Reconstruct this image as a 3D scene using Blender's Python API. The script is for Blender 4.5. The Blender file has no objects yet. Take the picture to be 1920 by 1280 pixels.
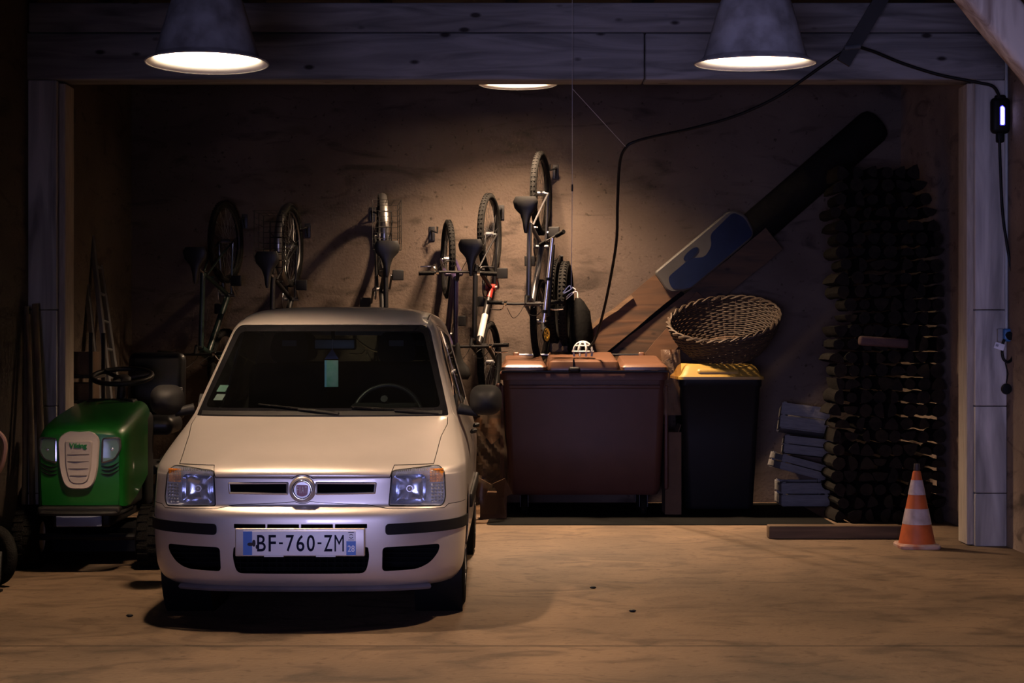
import bpy, bmesh, math, random
from math import sin, cos, pi, sqrt, atan2, radians
from mathutils import Vector, Matrix
from mathutils.bvhtree import BVHTree
random.seed(7)
SC = bpy.context.scene
COL = SC.collection
# ---------------------------------------------------------------- camera, world, exposure, daylight
cam_d = bpy.data.cameras.new('camera'); cam = bpy.data.objects.new('camera', cam_d); COL.objects.link(cam)
cam.location = (0, 0, 1.34); cam.rotation_euler = (pi/2, 0, 0)
cam_d.sensor_width = 36; cam_d.lens = 60.75; cam_d.clip_start = .05
SC.camera = cam
SC.view_settings.view_transform = 'Standard'; SC.view_settings.look = 'None'
SC.view_settings.exposure = 0.0; SC.view_settings.gamma = 1; SC.view_settings.use_curve_mapping = False
W = bpy.data.worlds.new('world'); SC.world = W; W.use_nodes = True
W.node_tree.nodes['Background'].inputs[0].default_value = (.22, .26, .55, 1)
W.node_tree.nodes['Background'].inputs[1].default_value = .012
LAMP_W = 1250.0          # watts of each hanging lamp
LAMP_COL = (1.0, .67, .42)
dl = bpy.data.lights.new('doorway_daylight', 'AREA'); dl.shape = 'RECTANGLE'; dl.size = 2.4; dl.size_y = 1.3
dl.energy = 27; dl.color = (.55, .52, 1.0); dl.spread = radians(40)
do = bpy.data.objects.new('doorway_daylight', dl); COL.objects.link(do)
do.location = (-.7, -1.2, 1.0); do.rotation_euler = (radians(92), 0, radians(-9))
try: SC.cycles.sample_clamp_indirect = 4; SC.cycles.diffuse_bounces = 2
except Exception: pass

def PX(x, y, Y):
    s = 3240.0 / Y
    return Vector(((x-960)/s, Y, 1.34-(y-640)/s))
# ---------------------------------------------------------------- materials
MATS = {}
def mat(name, col, rough=.5, metal=0., bump=0., bscale=60., var=.12, vscale=6., coat=0., spec=.32, emis=None, estr=0., trans=None, dark=None, stretch=None, tint=(1, 1, 1)):
    if name in MATS: return MATS[name]
    m = bpy.data.materials.new(name); m.use_nodes = True; nt = m.node_tree; N = nt.nodes; L = nt.links
    b = N['Principled BSDF']
    b.inputs['Roughness'].default_value = rough; b.inputs['Metallic'].default_value = metal
    b.inputs['Coat Weight'].default_value = coat; b.inputs['Coat Roughness'].default_value = .05
    b.inputs['Specular IOR Level'].default_value = spec
    tc = N.new('ShaderNodeTexCoord'); mp = N.new('ShaderNodeMapping'); L.new(tc.outputs['Object'], mp.inputs[0])
    if stretch: mp.inputs['Scale'].default_value = stretch
    nz = N.new('ShaderNodeTexNoise'); nz.inputs['Scale'].default_value = vscale; nz.inputs['Detail'].default_value = 6
    L.new(mp.outputs[0], nz.inputs['Vector'])
    rp = N.new('ShaderNodeValToRGB'); L.new(nz.outputs['Fac'], rp.inputs[0])
    c2 = dark if dark else tuple(c*(1-var*2.2) for c in col)
    rp.color_ramp.elements[0].position = .3; rp.color_ramp.elements[1].position = .65
    rp.color_ramp.elements[0].color = (*c2, 1); rp.color_ramp.elements[1].color = (*col, 1)
    L.new(rp.outputs[0], b.inputs['Base Color'])
    if bump:
        n2 = N.new('ShaderNodeTexNoise'); n2.inputs['Scale'].default_value = bscale; n2.inputs['Detail'].default_value = 5
        L.new(mp.outputs[0], n2.inputs['Vector'])
        bp = N.new('ShaderNodeBump'); bp.inputs['Strength'].default_value = bump; bp.inputs['Distance'].default_value = .01
        L.new(n2.outputs['Fac'], bp.inputs['Height']); L.new(bp.outputs[0], b.inputs['Normal'])
    if emis:
        b.inputs['Emission Color'].default_value = (*emis, 1); b.inputs['Emission Strength'].default_value = estr
    if trans is not None:   # thin clear sheet: part transparent, part glossy
        out = N['Material Output']; mx = N.new('ShaderNodeMixShader'); tr = N.new('ShaderNodeBsdfTransparent')
        lw = N.new('ShaderNodeFresnel'); lw.inputs[0].default_value = 1.45
        ad = N.new('ShaderNodeMath'); ad.operation = 'ADD'; ad.use_clamp = True; ad.inputs[1].default_value = trans
        gb = N.new('ShaderNodeNewGeometry'); iv = N.new('ShaderNodeMath'); iv.operation = 'SUBTRACT'; iv.inputs[0].default_value = 1; L.new(gb.outputs['Backfacing'], iv.inputs[1])
        mu = N.new('ShaderNodeMath'); mu.operation = 'MULTIPLY'; L.new(lw.outputs[0], mu.inputs[0]); L.new(iv.outputs[0], mu.inputs[1])
        L.new(mu.outputs[0], ad.inputs[0]); tr.inputs[0].default_value = (*tint, 1)
        L.new(ad.outputs[0], mx.inputs[0]); L.new(tr.outputs[0], mx.inputs[1]); L.new(b.outputs[0], mx.inputs[2])
        L.new(mx.outputs[0], out.inputs['Surface'])
    MATS[name] = m; return m

def plaster(kk=1.0):
    m = bpy.data.materials.new('stained_plaster'); m.use_nodes = True; nt = m.node_tree; N = nt.nodes; L = nt.links
    b = N['Principled BSDF']; b.inputs['Roughness'].default_value = .9; b.inputs['Specular IOR Level'].default_value = .15
    tc = N.new('ShaderNodeTexCoord')
    def noise(sc, det, stretch=(1, 1, 1), dist=0.):
        mp = N.new('ShaderNodeMapping'); mp.inputs['Scale'].default_value = stretch; L.new(tc.outputs['Object'], mp.inputs[0])
        n = N.new('ShaderNodeTexNoise'); n.inputs['Scale'].default_value = sc; n.inputs['Detail'].default_value = det
        n.inputs['Distortion'].default_value = dist; L.new(mp.outputs[0], n.inputs['Vector']); return n
    n1 = noise(1.1, 8, (1, 1, 1.3), .4); n2 = noise(2.2, 12, (.7, .7, 2.4), 1.5); n3 = noise(26, 4)
    r1 = N.new('ShaderNodeValToRGB'); L.new(n1.outputs['Fac'], r1.inputs[0])
    r1.color_ramp.elements[0].position = .32; r1.color_ramp.elements[0].color = (.040*kk, .029*kk, .0235*kk, 1)
    r1.color_ramp.elements[1].position = .62; r1.color_ramp.elements[1].color = (.066*kk, .050*kk, .040*kk, 1)
    r2 = N.new('ShaderNodeValToRGB'); L.new(n2.outputs['Fac'], r2.inputs[0])
    r2.color_ramp.elements[0].position = .30; r2.color_ramp.elements[0].color = (.45, .45, .45, 1)
    r2.color_ramp.elements[1].position = .45; r2.color_ramp.elements[1].color = (1, 1, 1, 1)
    r3 = N.new('ShaderNodeValToRGB'); L.new(n3.outputs['Fac'], r3.inputs[0])
    r3.color_ramp.elements[0].position = .24; r3.color_ramp.elements[0].color = (.35, .33, .32, 1)
    r3.color_ramp.elements[1].position = .36; r3.color_ramp.elements[1].color = (1, 1, 1, 1)
    def mul(a, c):
        x = N.new('ShaderNodeMix'); x.data_type = 'RGBA'; x.blend_type = 'MULTIPLY'; x.inputs[0].default_value = 1
        L.new(a, x.inputs[6]); L.new(c, x.inputs[7]); return x.outputs[2]
    c = mul(mul(r1.outputs[0], r2.outputs[0]), r3.outputs[0]); L.new(c, b.inputs['Base Color'])
    nb = noise(45, 6); bp = N.new('ShaderNodeBump'); bp.inputs['Strength'].default_value = .6; bp.inputs['Distance'].default_value = .008
    L.new(nb.outputs['Fac'], bp.inputs['Height']); L.new(bp.outputs[0], b.inputs['Normal'])
    return m

def concrete():
    m = bpy.data.materials.new('stained_concrete'); m.use_nodes = True; nt = m.node_tree; N = nt.nodes; L = nt.links
    b = N['Principled BSDF']; b.inputs['Roughness'].default_value = .75; b.inputs['Specular IOR Level'].default_value = .3
    tc = N.new('ShaderNodeTexCoord')
    def noise(sc, det, stretch, dist=0.):
        mp = N.new('ShaderNodeMapping'); mp.inputs['Scale'].default_value = stretch; L.new(tc.outputs['Object'], mp.inputs[0])
        n = N.new('ShaderNodeTexNoise'); n.inputs['Scale'].default_value = sc; n.inputs['Detail'].default_value = det
        n.inputs['Distortion'].default_value = dist; L.new(mp.outputs[0], n.inputs['Vector']); return n
    def ramp(n, p0, c0, p1, c1):
        r = N.new('ShaderNodeValToRGB'); L.new(n.outputs['Fac'], r.inputs[0])
        r.color_ramp.elements[0].position = p0; r.color_ramp.elements[0].color = (*c0, 1)
        r.color_ramp.elements[1].position = p1; r.color_ramp.elements[1].color = (*c1, 1); return r.outputs[0]
    def mul(a, c):
        x = N.new('ShaderNodeMix'); x.data_type = 'RGBA'; x.blend_type = 'MULTIPLY'; x.inputs[0].default_value = 1
        L.new(a, x.inputs[6]); L.new(c, x.inputs[7]); return x.outputs[2]
    a = ramp(noise(1.4, 8, (1, .8, 1), .6), .3, (.076, .050, .031), .68, (.134, .088, .054))
    c = ramp(noise(2.6, 10, (.8, 1.3, 1), 1.6), .33, (.5, .48, .46), .5, (1, 1, 1))
    d = ramp(noise(18, 6, (1, 1, 1)), .26, (.5, .45, .4), .42, (1, 1, 1))
    # narrow expansion joints across the slab
    sp = N.new('ShaderNodeSeparateXYZ'); L.new(tc.outputs['Object'], sp.inputs[0])
    prev = mul(mul(a, c), d)
    for y0 in (7.61, 12.72, 3.1):
        s = N.new('ShaderNodeMath'); s.operation = 'SUBTRACT'; s.inputs[1].default_value = y0; L.new(sp.outputs[1], s.inputs[0])
        ab = N.new('ShaderNodeMath'); ab.operation = 'ABSOLUTE'; L.new(s.outputs[0], ab.inputs[0])
        r = N.new('ShaderNodeValToRGB'); L.new(ab.outputs[0], r.inputs[0])
        r.color_ramp.elements[0].position = .006; r.color_ramp.elements[0].color = (.3, .26, .22, 1)
        r.color_ramp.elements[1].position = .02; r.color_ramp.elements[1].color = (1, 1, 1, 1)
        prev = mul(prev, r.outputs[0])
    L.new(prev, b.inputs['Base Color'])
    nb = noise(30, 8, (1, 1, 1)); bp = N.new('ShaderNodeBump'); bp.inputs['Strength'].default_value = .35; bp.inputs['Distance'].default_value = .01
    L.new(nb.outputs['Fac'], bp.inputs['Height']); L.new(bp.outputs[0], b.inputs['Normal'])
    return m

def wood(name, c0, c1, scale=1., axis=0, knots=True, rough=.75):
    if name in MATS: return MATS[name]
    m = bpy.data.materials.new(name); m.use_nodes = True; nt = m.node_tree; N = nt.nodes; L = nt.links
    b = N['Principled BSDF']; b.inputs['Roughness'].default_value = rough; b.inputs['Specular IOR Level'].default_value = .25
    tc = N.new('ShaderNodeTexCoord'); mp = N.new('ShaderNodeMapping')
    s = [9*scale]*3; s[axis] = .9*scale; mp.inputs['Scale'].default_value = s; L.new(tc.outputs['Object'], mp.inputs[0])
    n = N.new('ShaderNodeTexNoise'); n.inputs['Scale'].default_value = 1.3; n.inputs['Detail'].default_value = 9; n.inputs['Distortion'].default_value = 1.2
    L.new(mp.outputs[0], n.inputs['Vector'])
    r = N.new('ShaderNodeValToRGB'); L.new(n.outputs['Fac'], r.inputs[0])
    r.color_ramp.elements[0].position = .3; r.color_ramp.elements[0].color = (*c0, 1)
    r.color_ramp.elements[1].position = .65; r.color_ramp.elements[1].color = (*c1, 1)
    o = r.outputs[0]
    if knots:
        mk = N.new('ShaderNodeMapping'); sk = [5.2*scale]*3; sk[axis] = 2.4*scale; mk.inputs['Scale'].default_value = sk; L.new(tc.outputs['Object'], mk.inputs[0])
        v = N.new('ShaderNodeTexVoronoi'); v.inputs['Scale'].default_value = 1.6; L.new(mk.outputs[0], v.inputs['Vector'])
        rk = N.new('ShaderNodeValToRGB'); L.new(v.outputs['Distance'], rk.inputs[0])
        rk.color_ramp.elements[0].position = .09; rk.color_ramp.elements[0].color = (.12, .1, .1, 1)
        rk.color_ramp.elements[1].position = .17; rk.color_ramp.elements[1].color = (1, 1, 1, 1)
        x = N.new('ShaderNodeMix'); x.data_type = 'RGBA'; x.blend_type = 'MULTIPLY'; x.inputs[0].default_value = 1
        L.new(o, x.inputs[6]); L.new(rk.outputs[0], x.inputs[7]); o = x.outputs[2]
    L.new(o, b.inputs['Base Color'])
    bp = N.new('ShaderNodeBump'); bp.inputs['Strength'].default_value = .5; bp.inputs['Distance'].default_value = .006
    L.new(n.outputs['Fac'], bp.inputs['Height']); L.new(bp.outputs[0], b.inputs['Normal'])
    MATS[name] = m; return m
# ---------------------------------------------------------------- mesh helpers
class MB:
    def __init__(s): s.v = []; s.f = []; s.mi = []; s.cur = 0
    def add(s, vs, fs, M=None):
        o = len(s.v)
        for v in vs: s.v.append(tuple(M @ Vector(v)) if M else tuple(v))
        for f in fs: s.f.append([i+o for i in f]); s.mi.append(s.cur)
        return s
    def box(s, c, d, M=None, R=None):
        x, y, z = d[0]/2, d[1]/2, d[2]/2
        vs = [Vector((a*x, b*y, e*z)) for a in (-1, 1) for b in (-1, 1) for e in (-1, 1)]
        if R is not None: vs = [R @ v for v in vs]
        vs = [v+Vector(c) for v in vs]
        return s.add(vs, [(0, 1, 3, 2), (4, 6, 7, 5), (0, 4, 5, 1), (2, 3, 7, 6), (0, 2, 6, 4), (1, 5, 7, 3)], M)
    def rbox(s, c, d, r=.01, M=None, R=None, n=3):
        # box with rounded vertical and horizontal edges
        x, y, z = d[0]/2, d[1]/2, d[2]/2; r = min(r, x*.98, y*.98, z*.98); rings = []
        prof = [(r*(1-sin(a)), -z+r*(1-cos(a))) for a in [pi/2*k/n for k in range(n+1)]]
        prof = prof + [(a, -b) for a, b in reversed(prof)]
        for ins, zz in prof:
            ring = []
            for qx, qy, a0 in ((1, 1, 0), (-1, 1, pi/2), (-1, -1, pi), (1, -1, 3*pi/2)):
                for k in range(n+1):
                    a = a0+pi/2*k/n; ring.append(Vector((qx*(x-r)+(r-ins)*cos(a), qy*(y-r)+(r-ins)*sin(a), zz)))
            rings.append(ring)
        if R is not None: rings = [[R @ v for v in g] for g in rings]
        rings = [[v+Vector(c) for v in g] for g in rings]
        return s.loft(rings, True, True, M)
    def loft(s, rings, cap0=True, cap1=True, M=None, closed=True):
        n = len(rings[0]); vs = [p for r in rings for p in r]; fs = []
        for i in range(len(rings)-1):
            for j in range(n if closed else n-1):
                k = (j+1) % n; fs.append((i*n+j, i*n+k, (i+1)*n+k, (i+1)*n+j))
        if cap0: fs.append(tuple(reversed(range(n))))
        if cap1: fs.append(tuple((len(rings)-1)*n+j for j in range(n)))
        return s.add(vs, fs, M)
    def lathe(s, prof, c=(0, 0, 0), axis='Z', n=32, M=None, cap0=False, cap1=False):
        rings = []
        for r, h in prof:
            g = []
            for k in range(n):
                a = 2*pi*k/n; u, w = r*cos(a), r*sin(a)
                p = {'Z': (u, w, h), 'Y': (w, h, u), 'X': (h, u, w)}[axis]
                g.append(Vector(p)+Vector(c))
            rings.append(g)
        return s.loft(rings, cap0, cap1, M)
    def tube(s, pts, r, n=8, closed=False, M=None, caps=True, flat=None):
        pts = [Vector(p) for p in pts]; N = len(pts); rr = r if isinstance(r, (list, tuple)) else [r]*N
        rings = []; up = None
        for i, p in enumerate(pts):
            if closed: t = pts[(i+1) % N]-pts[i-1]
            else: t = pts[min(i+1, N-1)]-pts[max(i-1, 0)]
            if t.length < 1e-9: t = Vector((0, 0, 1))
            t.normalize()
            if up is None:
                a = Vector((0, 0, 1)) if abs(t.z) < .9 else Vector((1, 0, 0)); up = (a-t*a.dot(t)).normalized()
            else:
                up = up-t*up.dot(t); up = up.normalized() if up.length > 1e-6 else t.orthogonal().normalized()
            b = t.cross(up)
            fx = flat or 1.
            rings.append([p+(up*cos(2*pi*k/n)*rr[i]+b*sin(2*pi*k/n)*rr[i]*fx) for k in range(n)])
        if closed: rings.append(rings[0]); 
        return s.loft(rings, caps and not closed, caps and not closed, M)
    def torus(s, c, R, r, axis='Y', n=40, m=10, M=None, a0=0, a1=2*pi, sq=1.):
        full = abs(a1-a0-2*pi) < 1e-6; rings = []
        for i in range(n+1):
            a = a0+(a1-a0)*i/n; g = []
            for k in range(m):
                b = 2*pi*k/m; q = R+r*cos(b); h = r*sin(b)*sq
                u, w = q*cos(a), q*sin(a)
                p = {'Z': (u, w, h), 'Y': (u, h, w), 'X': (h, u, w)}[axis]
                g.append(Vector(p)+Vector(c))
            rings.append(g)
        return s.loft(rings, not full, not full, M)
    def ball(s, c, r, n=14, M=None, sc=(1, 1, 1)):
        rings = []
        for i in range(1, n):
            a = pi*i/n; rings.append([Vector((r*sin(a)*cos(2*pi*k/(n*2))*sc[0], r*sin(a)*sin(2*pi*k/(n*2))*sc[1], -r*cos(a)*sc[2]))+Vector(c) for k in range(n*2)])
        return s.loft(rings, True, True, M)
    def prism(s, poly, h0, h1, axis='Y', M=None):
        # poly in the plane across axis: Y -> (x,z), Z -> (x,y), X -> (y,z)
        def P(a, b, h): return {'Y': (a, h, b), 'Z': (a, b, h), 'X': (h, a, b)}[axis]
        return s.loft([[Vector(P(a, b, h0)) for a, b in poly], [Vector(P(a, b, h1)) for a, b in poly]], True, True, M)
    def mesh(s, name):
        me = bpy.data.meshes.new(name); me.from_pydata(s.v, [], s.f)
        bm = bmesh.new(); bm.from_mesh(me)
        for f, i in zip(bm.faces, s.mi): f.material_index = i
        bmesh.ops.remove_doubles(bm, verts=bm.verts, dist=1e-6)
        bmesh.ops.recalc_face_normals(bm, faces=bm.faces)
        bm.to_mesh(me); bm.free(); return me
    def build(s, name, m, parent=None, ang=38, smooth=True):
        return link(name, s.mesh(name), m, parent, ang, smooth)
def link(name, me, m, parent=None, ang=38, smooth=True):
    ms = m if isinstance(m, (list, tuple)) else [m]
    me.materials.clear()
    for q in ms: me.materials.append(q)
    if smooth:
        me.shade_smooth(); me.set_sharp_from_angle(angle=radians(ang))
    o = bpy.data.objects.new(name, me); COL.objects.link(o)
    if parent: o.parent = parent
    return o
def tag(o, label, cat, group=None):
    o['label'] = label; o['category'] = cat
    if group: o['group'] = group
    return o
def thing(name, label, cat, loc=(0, 0, 0), rotz=0, group=None):
    o = bpy.data.objects.new(name, None); COL.objects.link(o); o.location = loc; o.rotation_euler = (0, 0, rotz)
    return tag(o, label, cat, group)
def struct(o): o['kind'] = 'structure'; return o
def copy_tree(o, parent=None):
    c = o.copy(); COL.objects.link(c)
    if parent: c.parent = parent
    for ch in o.children: copy_tree(ch, c)
    return c
def rrect(w, d, r, n=4, c=(0, 0)):
    out = []
    for qx, qy, a0 in ((1, 1, 0), (-1, 1, pi/2), (-1, -1, pi), (1, -1, 3*pi/2)):
        for k in range(n+1):
            a = a0+pi/2*k/n; out.append((c[0]+qx*(w/2-r)+r*cos(a), c[1]+qy*(d/2-r)+r*sin(a)))
    return out
def rpoly(pts, r, n=4):
    # rounded corners on a polygon
    out = []; N = len(pts); rs = r if isinstance(r, (list, tuple)) else [r]*N
    for i in range(N):
        p = Vector(pts[i]); a = Vector(pts[i-1])-p; b = Vector(pts[(i+1) % N])-p; rr = rs[i]
        la, lb = a.length, b.length; d = min(rr, la*.48, lb*.48); a.normalize(); b.normalize()
        p0 = p+a*d; p1 = p+b*d
        for k in range(n+1):
            t = k/n; q = p0*(1-t)**2+p*2*t*(1-t)+p1*t*t; out.append((q.x, q.y))
    return out
def offset(poly, d):
    # grow (d>0) or shrink a polygon
    N = len(poly); A = sum(poly[i][0]*poly[(i+1) % N][1]-poly[(i+1) % N][0]*poly[i][1] for i in range(N)); sg = 1 if A > 0 else -1; out = []
    for i in range(N):
        p = Vector(poly[i]); e0 = (p-Vector(poly[i-1])); e1 = (Vector(poly[(i+1) % N])-p)
        if e0.length < 1e-9: e0 = e1
        if e1.length < 1e-9: e1 = e0
        e0.normalize(); e1.normalize()
        n0 = Vector((e0.y, -e0.x))*sg; n1 = Vector((e1.y, -e1.x))*sg; b = n0+n1
        if b.length < 1e-6: b = n0
        b.normalize(); c = max(.5, b.dot(n0)); q = p+b*(d/c); out.append((q.x, q.y))
    return out
def mirror(poly): return [(-a, b) for a, b in reversed(poly)]
def boolean(me, cutter, op):
    a = bpy.data.objects.new('t1', me); b = bpy.data.objects.new('t2', cutter); COL.objects.link(a); COL.objects.link(b)
    m = a.modifiers.new('b', 'BOOLEAN'); m.object = b; m.operation = op; m.solver = 'EXACT'
    dg = bpy.context.evaluated_depsgraph_get(); dg.update(); out = bpy.data.meshes.new_from_object(a.evaluated_get(dg))
    bpy.data.objects.remove(a); bpy.data.objects.remove(b); return out
def text_mesh(body, w, h, ext=.001, bold=0.0, spacing=1.0):
    cu = bpy.data.curves.new('t', 'FONT'); cu.body = body; cu.size = 1; cu.extrude = .01; cu.offset = bold; cu.space_character = spacing
    cu.resolution_u = 4
    o = bpy.data.objects.new('t', cu); COL.objects.link(o); dg = bpy.context.evaluated_depsgraph_get(); dg.update()
    me = bpy.data.meshes.new_from_object(o.evaluated_get(dg)); bpy.data.objects.remove(o); bpy.data.curves.remove(cu)
    xs = [v.co.x for v in me.vertices]; ys = [v.co.y for v in me.vertices]
    x0, x1, y0, y1 = min(xs), max(xs), min(ys), max(ys)
    for v in me.vertices:
        x, y, z = v.co; v.co = ((x-(x0+x1)/2)*w/(x1-x0), -z/.01*ext, (y-(y0+y1)/2)*h/(y1-y0))
    return me
def text(name, body, w, h, loc, m, parent, ext=.001, bold=0.0, spacing=1.0):
    me = text_mesh(body, w, h, ext, bold, spacing); 
    for v in me.vertices: v.co = v.co+Vector(loc)
    return link(name, me, m, parent, smooth=False)
def cr(p0, p1, p2, p3, t):
    return .5*((2*p1)+(p2-p0)*t+(2*p0-5*p1+4*p2-p3)*t*t+(3*p1-p0-3*p2+p3)*t*t*t)
def spline(pts, k=6, closed=False):
    pts = [Vector(p) for p in pts]; N = len(pts); out = []
    for i in range(N if closed else N-1):
        g = lambda j: pts[j % N] if closed else pts[max(0, min(N-1, j))]
        for t in range(k): out.append(cr(g(i-1), g(i), g(i+1), g(i+2), t/k))
    if not closed: out.append(pts[-1])
    return out
# ---------------------------------------------------------------- materials used by several things
BLK = mat('black_plastic', (.004, .004, .0045), .55, spec=.15)
RUB = mat('black_rubber', (.004, .0038, .0036), .85, spec=.08, bump=.5, bscale=120)
CHR = mat('chrome', (.8, .8, .82), .12, 1., var=.03)
STEEL = mat('brushed_steel', (.25, .25, .26), .38, 1., var=.1)
DKM = mat('dark_metal', (.010, .010, .011), .45, .5)
WHITE = mat('white_plastic', (.72, .70, .68), .5, var=.05)
CARD = mat('cardboard', (.06, .033, .018), .85, bump=.2)
# ---------------------------------------------------------------- the room
PLA = plaster(); CON = concrete()
BW = wood('bluish_grey_timber', (.08, .077, .077), (.20, .19, .19), 1., 0)
PW = wood('weathered_grey_post', (.20, .19, .185), (.50, .47, .45), .7, 2, knots=False)
YW = 14.4; XL, XR = -3.17, 3.24; ZC = 3.56
def grid_wall(name, o, u, v, nu, nv, m, amp=.012):
    b = MB(); vs = []; o = Vector(o); u = Vector(u); v = Vector(v); nn = u.cross(v).normalized(); rd = random.Random(name)
    for j in range(nv+1):
        for i in range(nu+1): vs.append(o+u*i/nu+v*j/nv+nn*rd.uniform(-amp, amp)*.5)
    b.add(vs, [(j*(nu+1)+i, j*(nu+1)+i+1, (j+1)*(nu+1)+i+1, (j+1)*(nu+1)+i) for j in range(nv) for i in range(nu)])
    w = b.build(name, m, ang=60); return struct(w)
b = MB(); b.box((0, 6.6, -.1), (7.2, 16.4, .2)); struct(b.build('floor', CON, smooth=False))
b = MB(); b.box((.035, YW+.1, 1.9), (7.0, .2, 3.8)); struct(b.build('wall_back', PLA, smooth=False))
b = MB(); b.box((XL-.1, 6.6, 1.9), (.2, 16.0, 3.8)); struct(b.build('wall_left', PLA, smooth=False))
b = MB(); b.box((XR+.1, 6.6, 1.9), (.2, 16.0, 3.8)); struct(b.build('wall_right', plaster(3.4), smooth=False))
# ceiling: boards on joists
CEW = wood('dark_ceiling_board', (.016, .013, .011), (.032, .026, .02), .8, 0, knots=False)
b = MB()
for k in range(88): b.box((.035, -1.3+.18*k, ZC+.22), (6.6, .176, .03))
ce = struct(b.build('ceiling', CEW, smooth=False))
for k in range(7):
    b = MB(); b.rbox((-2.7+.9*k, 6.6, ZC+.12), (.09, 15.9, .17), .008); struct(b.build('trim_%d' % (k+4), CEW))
# heavy cross beam of two stacked timbers, carried on two posts
b = MB(); 
b.rbox((-1.17, 11.42, 3.205), (4.07, .235, .305), .012); b.rbox((2.05, 11.425, 3.205), (2.355, .235, .305), .012)
bm1 = struct(b.build('trim_1', BW))
b = MB(); b.rbox((.035, 11.43, 3.46), (6.4, .25, .195), .012); struct(b.build('trim_2', BW))
for nm, x0, x1 in (('trim_left_post', XL+.002, -2.98), ('trim_right_post', 3.03, XR-.002)):
    b = MB()
    for z0, z1 in ((0, .345), (.349, .915), (.919, 1.545), (1.549, 3.05)): b.rbox(((x0+x1)/2, 11.44, (z0+z1)/2), (x1-x0, .27, z1-z0), .008)
    struct(b.build(nm, PW))
# a cornerboard strip on the inner face of each post
for nm, x in (('trim_left_strip', -2.955), ('trim_right_strip', 3.01)):
    b = MB(); b.rbox((x, 11.46, 1.52), (.045, .22, 3.03), .008); struct(b.build(nm, mat('pale_dusty_wood', (.36, .31, .26), .8, bump=.3, stretch=(8, 8, 1))))
# ---------------------------------------------------------------- hanging lamps
ENO = mat('grey_enamel_shade', (.30, .29, .30), .5, var=.2, vscale=9, dark=(.14, .13, .13))
ENI = mat('white_enamel_inside', (.92, .88, .80), .5, var=.01)
BULB = mat('glowing_bulb', (1, 1, 1), .5, emis=(1, .84, .62), estr=150)
def pendant(loc, label, energy, tilt=0, R=.30, hl=.225, soft=.075):
    t = thing('pendant_lamp', label, 'lamp', loc, 0, 'conical hanging lamps'); t.rotation_euler = (tilt, 0, 0); k = R/.30
    out = [(.300, .0), (.297, .006), (.262, .026), (.255, .035), (.222, .15), (.178, .30), (.160, .335), (.12, .36), (.06, .375), (.045, .40), (.045, .46), (.02, .48)]
    inn = [(.300, .0), (.289, .003), (.272, .012), (.252, .034), (.218, .15), (.174, .297), (.155, .33), (.11, .352), (.0005, .36)]
    b = MB(); b.lathe([(r*k, h*k) for r, h in out], n=64, cap1=True); b.build('lamp_shade', ENO, t)
    b = MB(); b.lathe([(r*k*.995, h*k+.0015) for r, h in inn], n=64); b.build('shade_lining', ENI, t, ang=60)
    b = MB(); b.torus((0, 0, .001), .300*k, .0045, 'Z', 64, 8); b.build('rim', ENO, t)
    b = MB(); b.lathe([(.028, .30), (.03, .34), (.035, .36)], n=20, cap0=True); b.build('bulb_socket', BLK, t)
    b = MB(); b.ball((0, 0, .215), .065, 12, sc=(1, 1, 1.15)); bb = b.build('bulb', BULB, t)
    zc = ZC+.02-loc[2]
    b = MB(); b.tube([(0, 0, .47*k), (0, 0, zc)], .007, 8); b.build('cord', BLK, t)
    l = bpy.data.lights.new('lamp_light', 'POINT'); l.energy = energy; l.color = LAMP_COL; l.shadow_soft_size = soft
    lo = bpy.data.objects.new('lamp_light', l); COL.objects.link(lo); lo.parent = t; lo.location = (0, 0, hl)
    return t
pendant((-1.465, 8.3, 2.676), 'lit conical metal lamp hanging above the parked car bonnet, with dirty streaks', LAMP_W, radians(-1.5), R=.292, hl=.29)
pendant((1.21, 8.60, 2.722), 'lit conical grey metal lamp hanging on the right over empty floor', LAMP_W*.75, radians(2.0), hl=.285)
pendant((.045, 13.3, 3.319), 'lit lamp mostly hidden above the cross beam, in front of the bicycle wall', LAMP_W*3.1, hl=.272, soft=.115)

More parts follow.
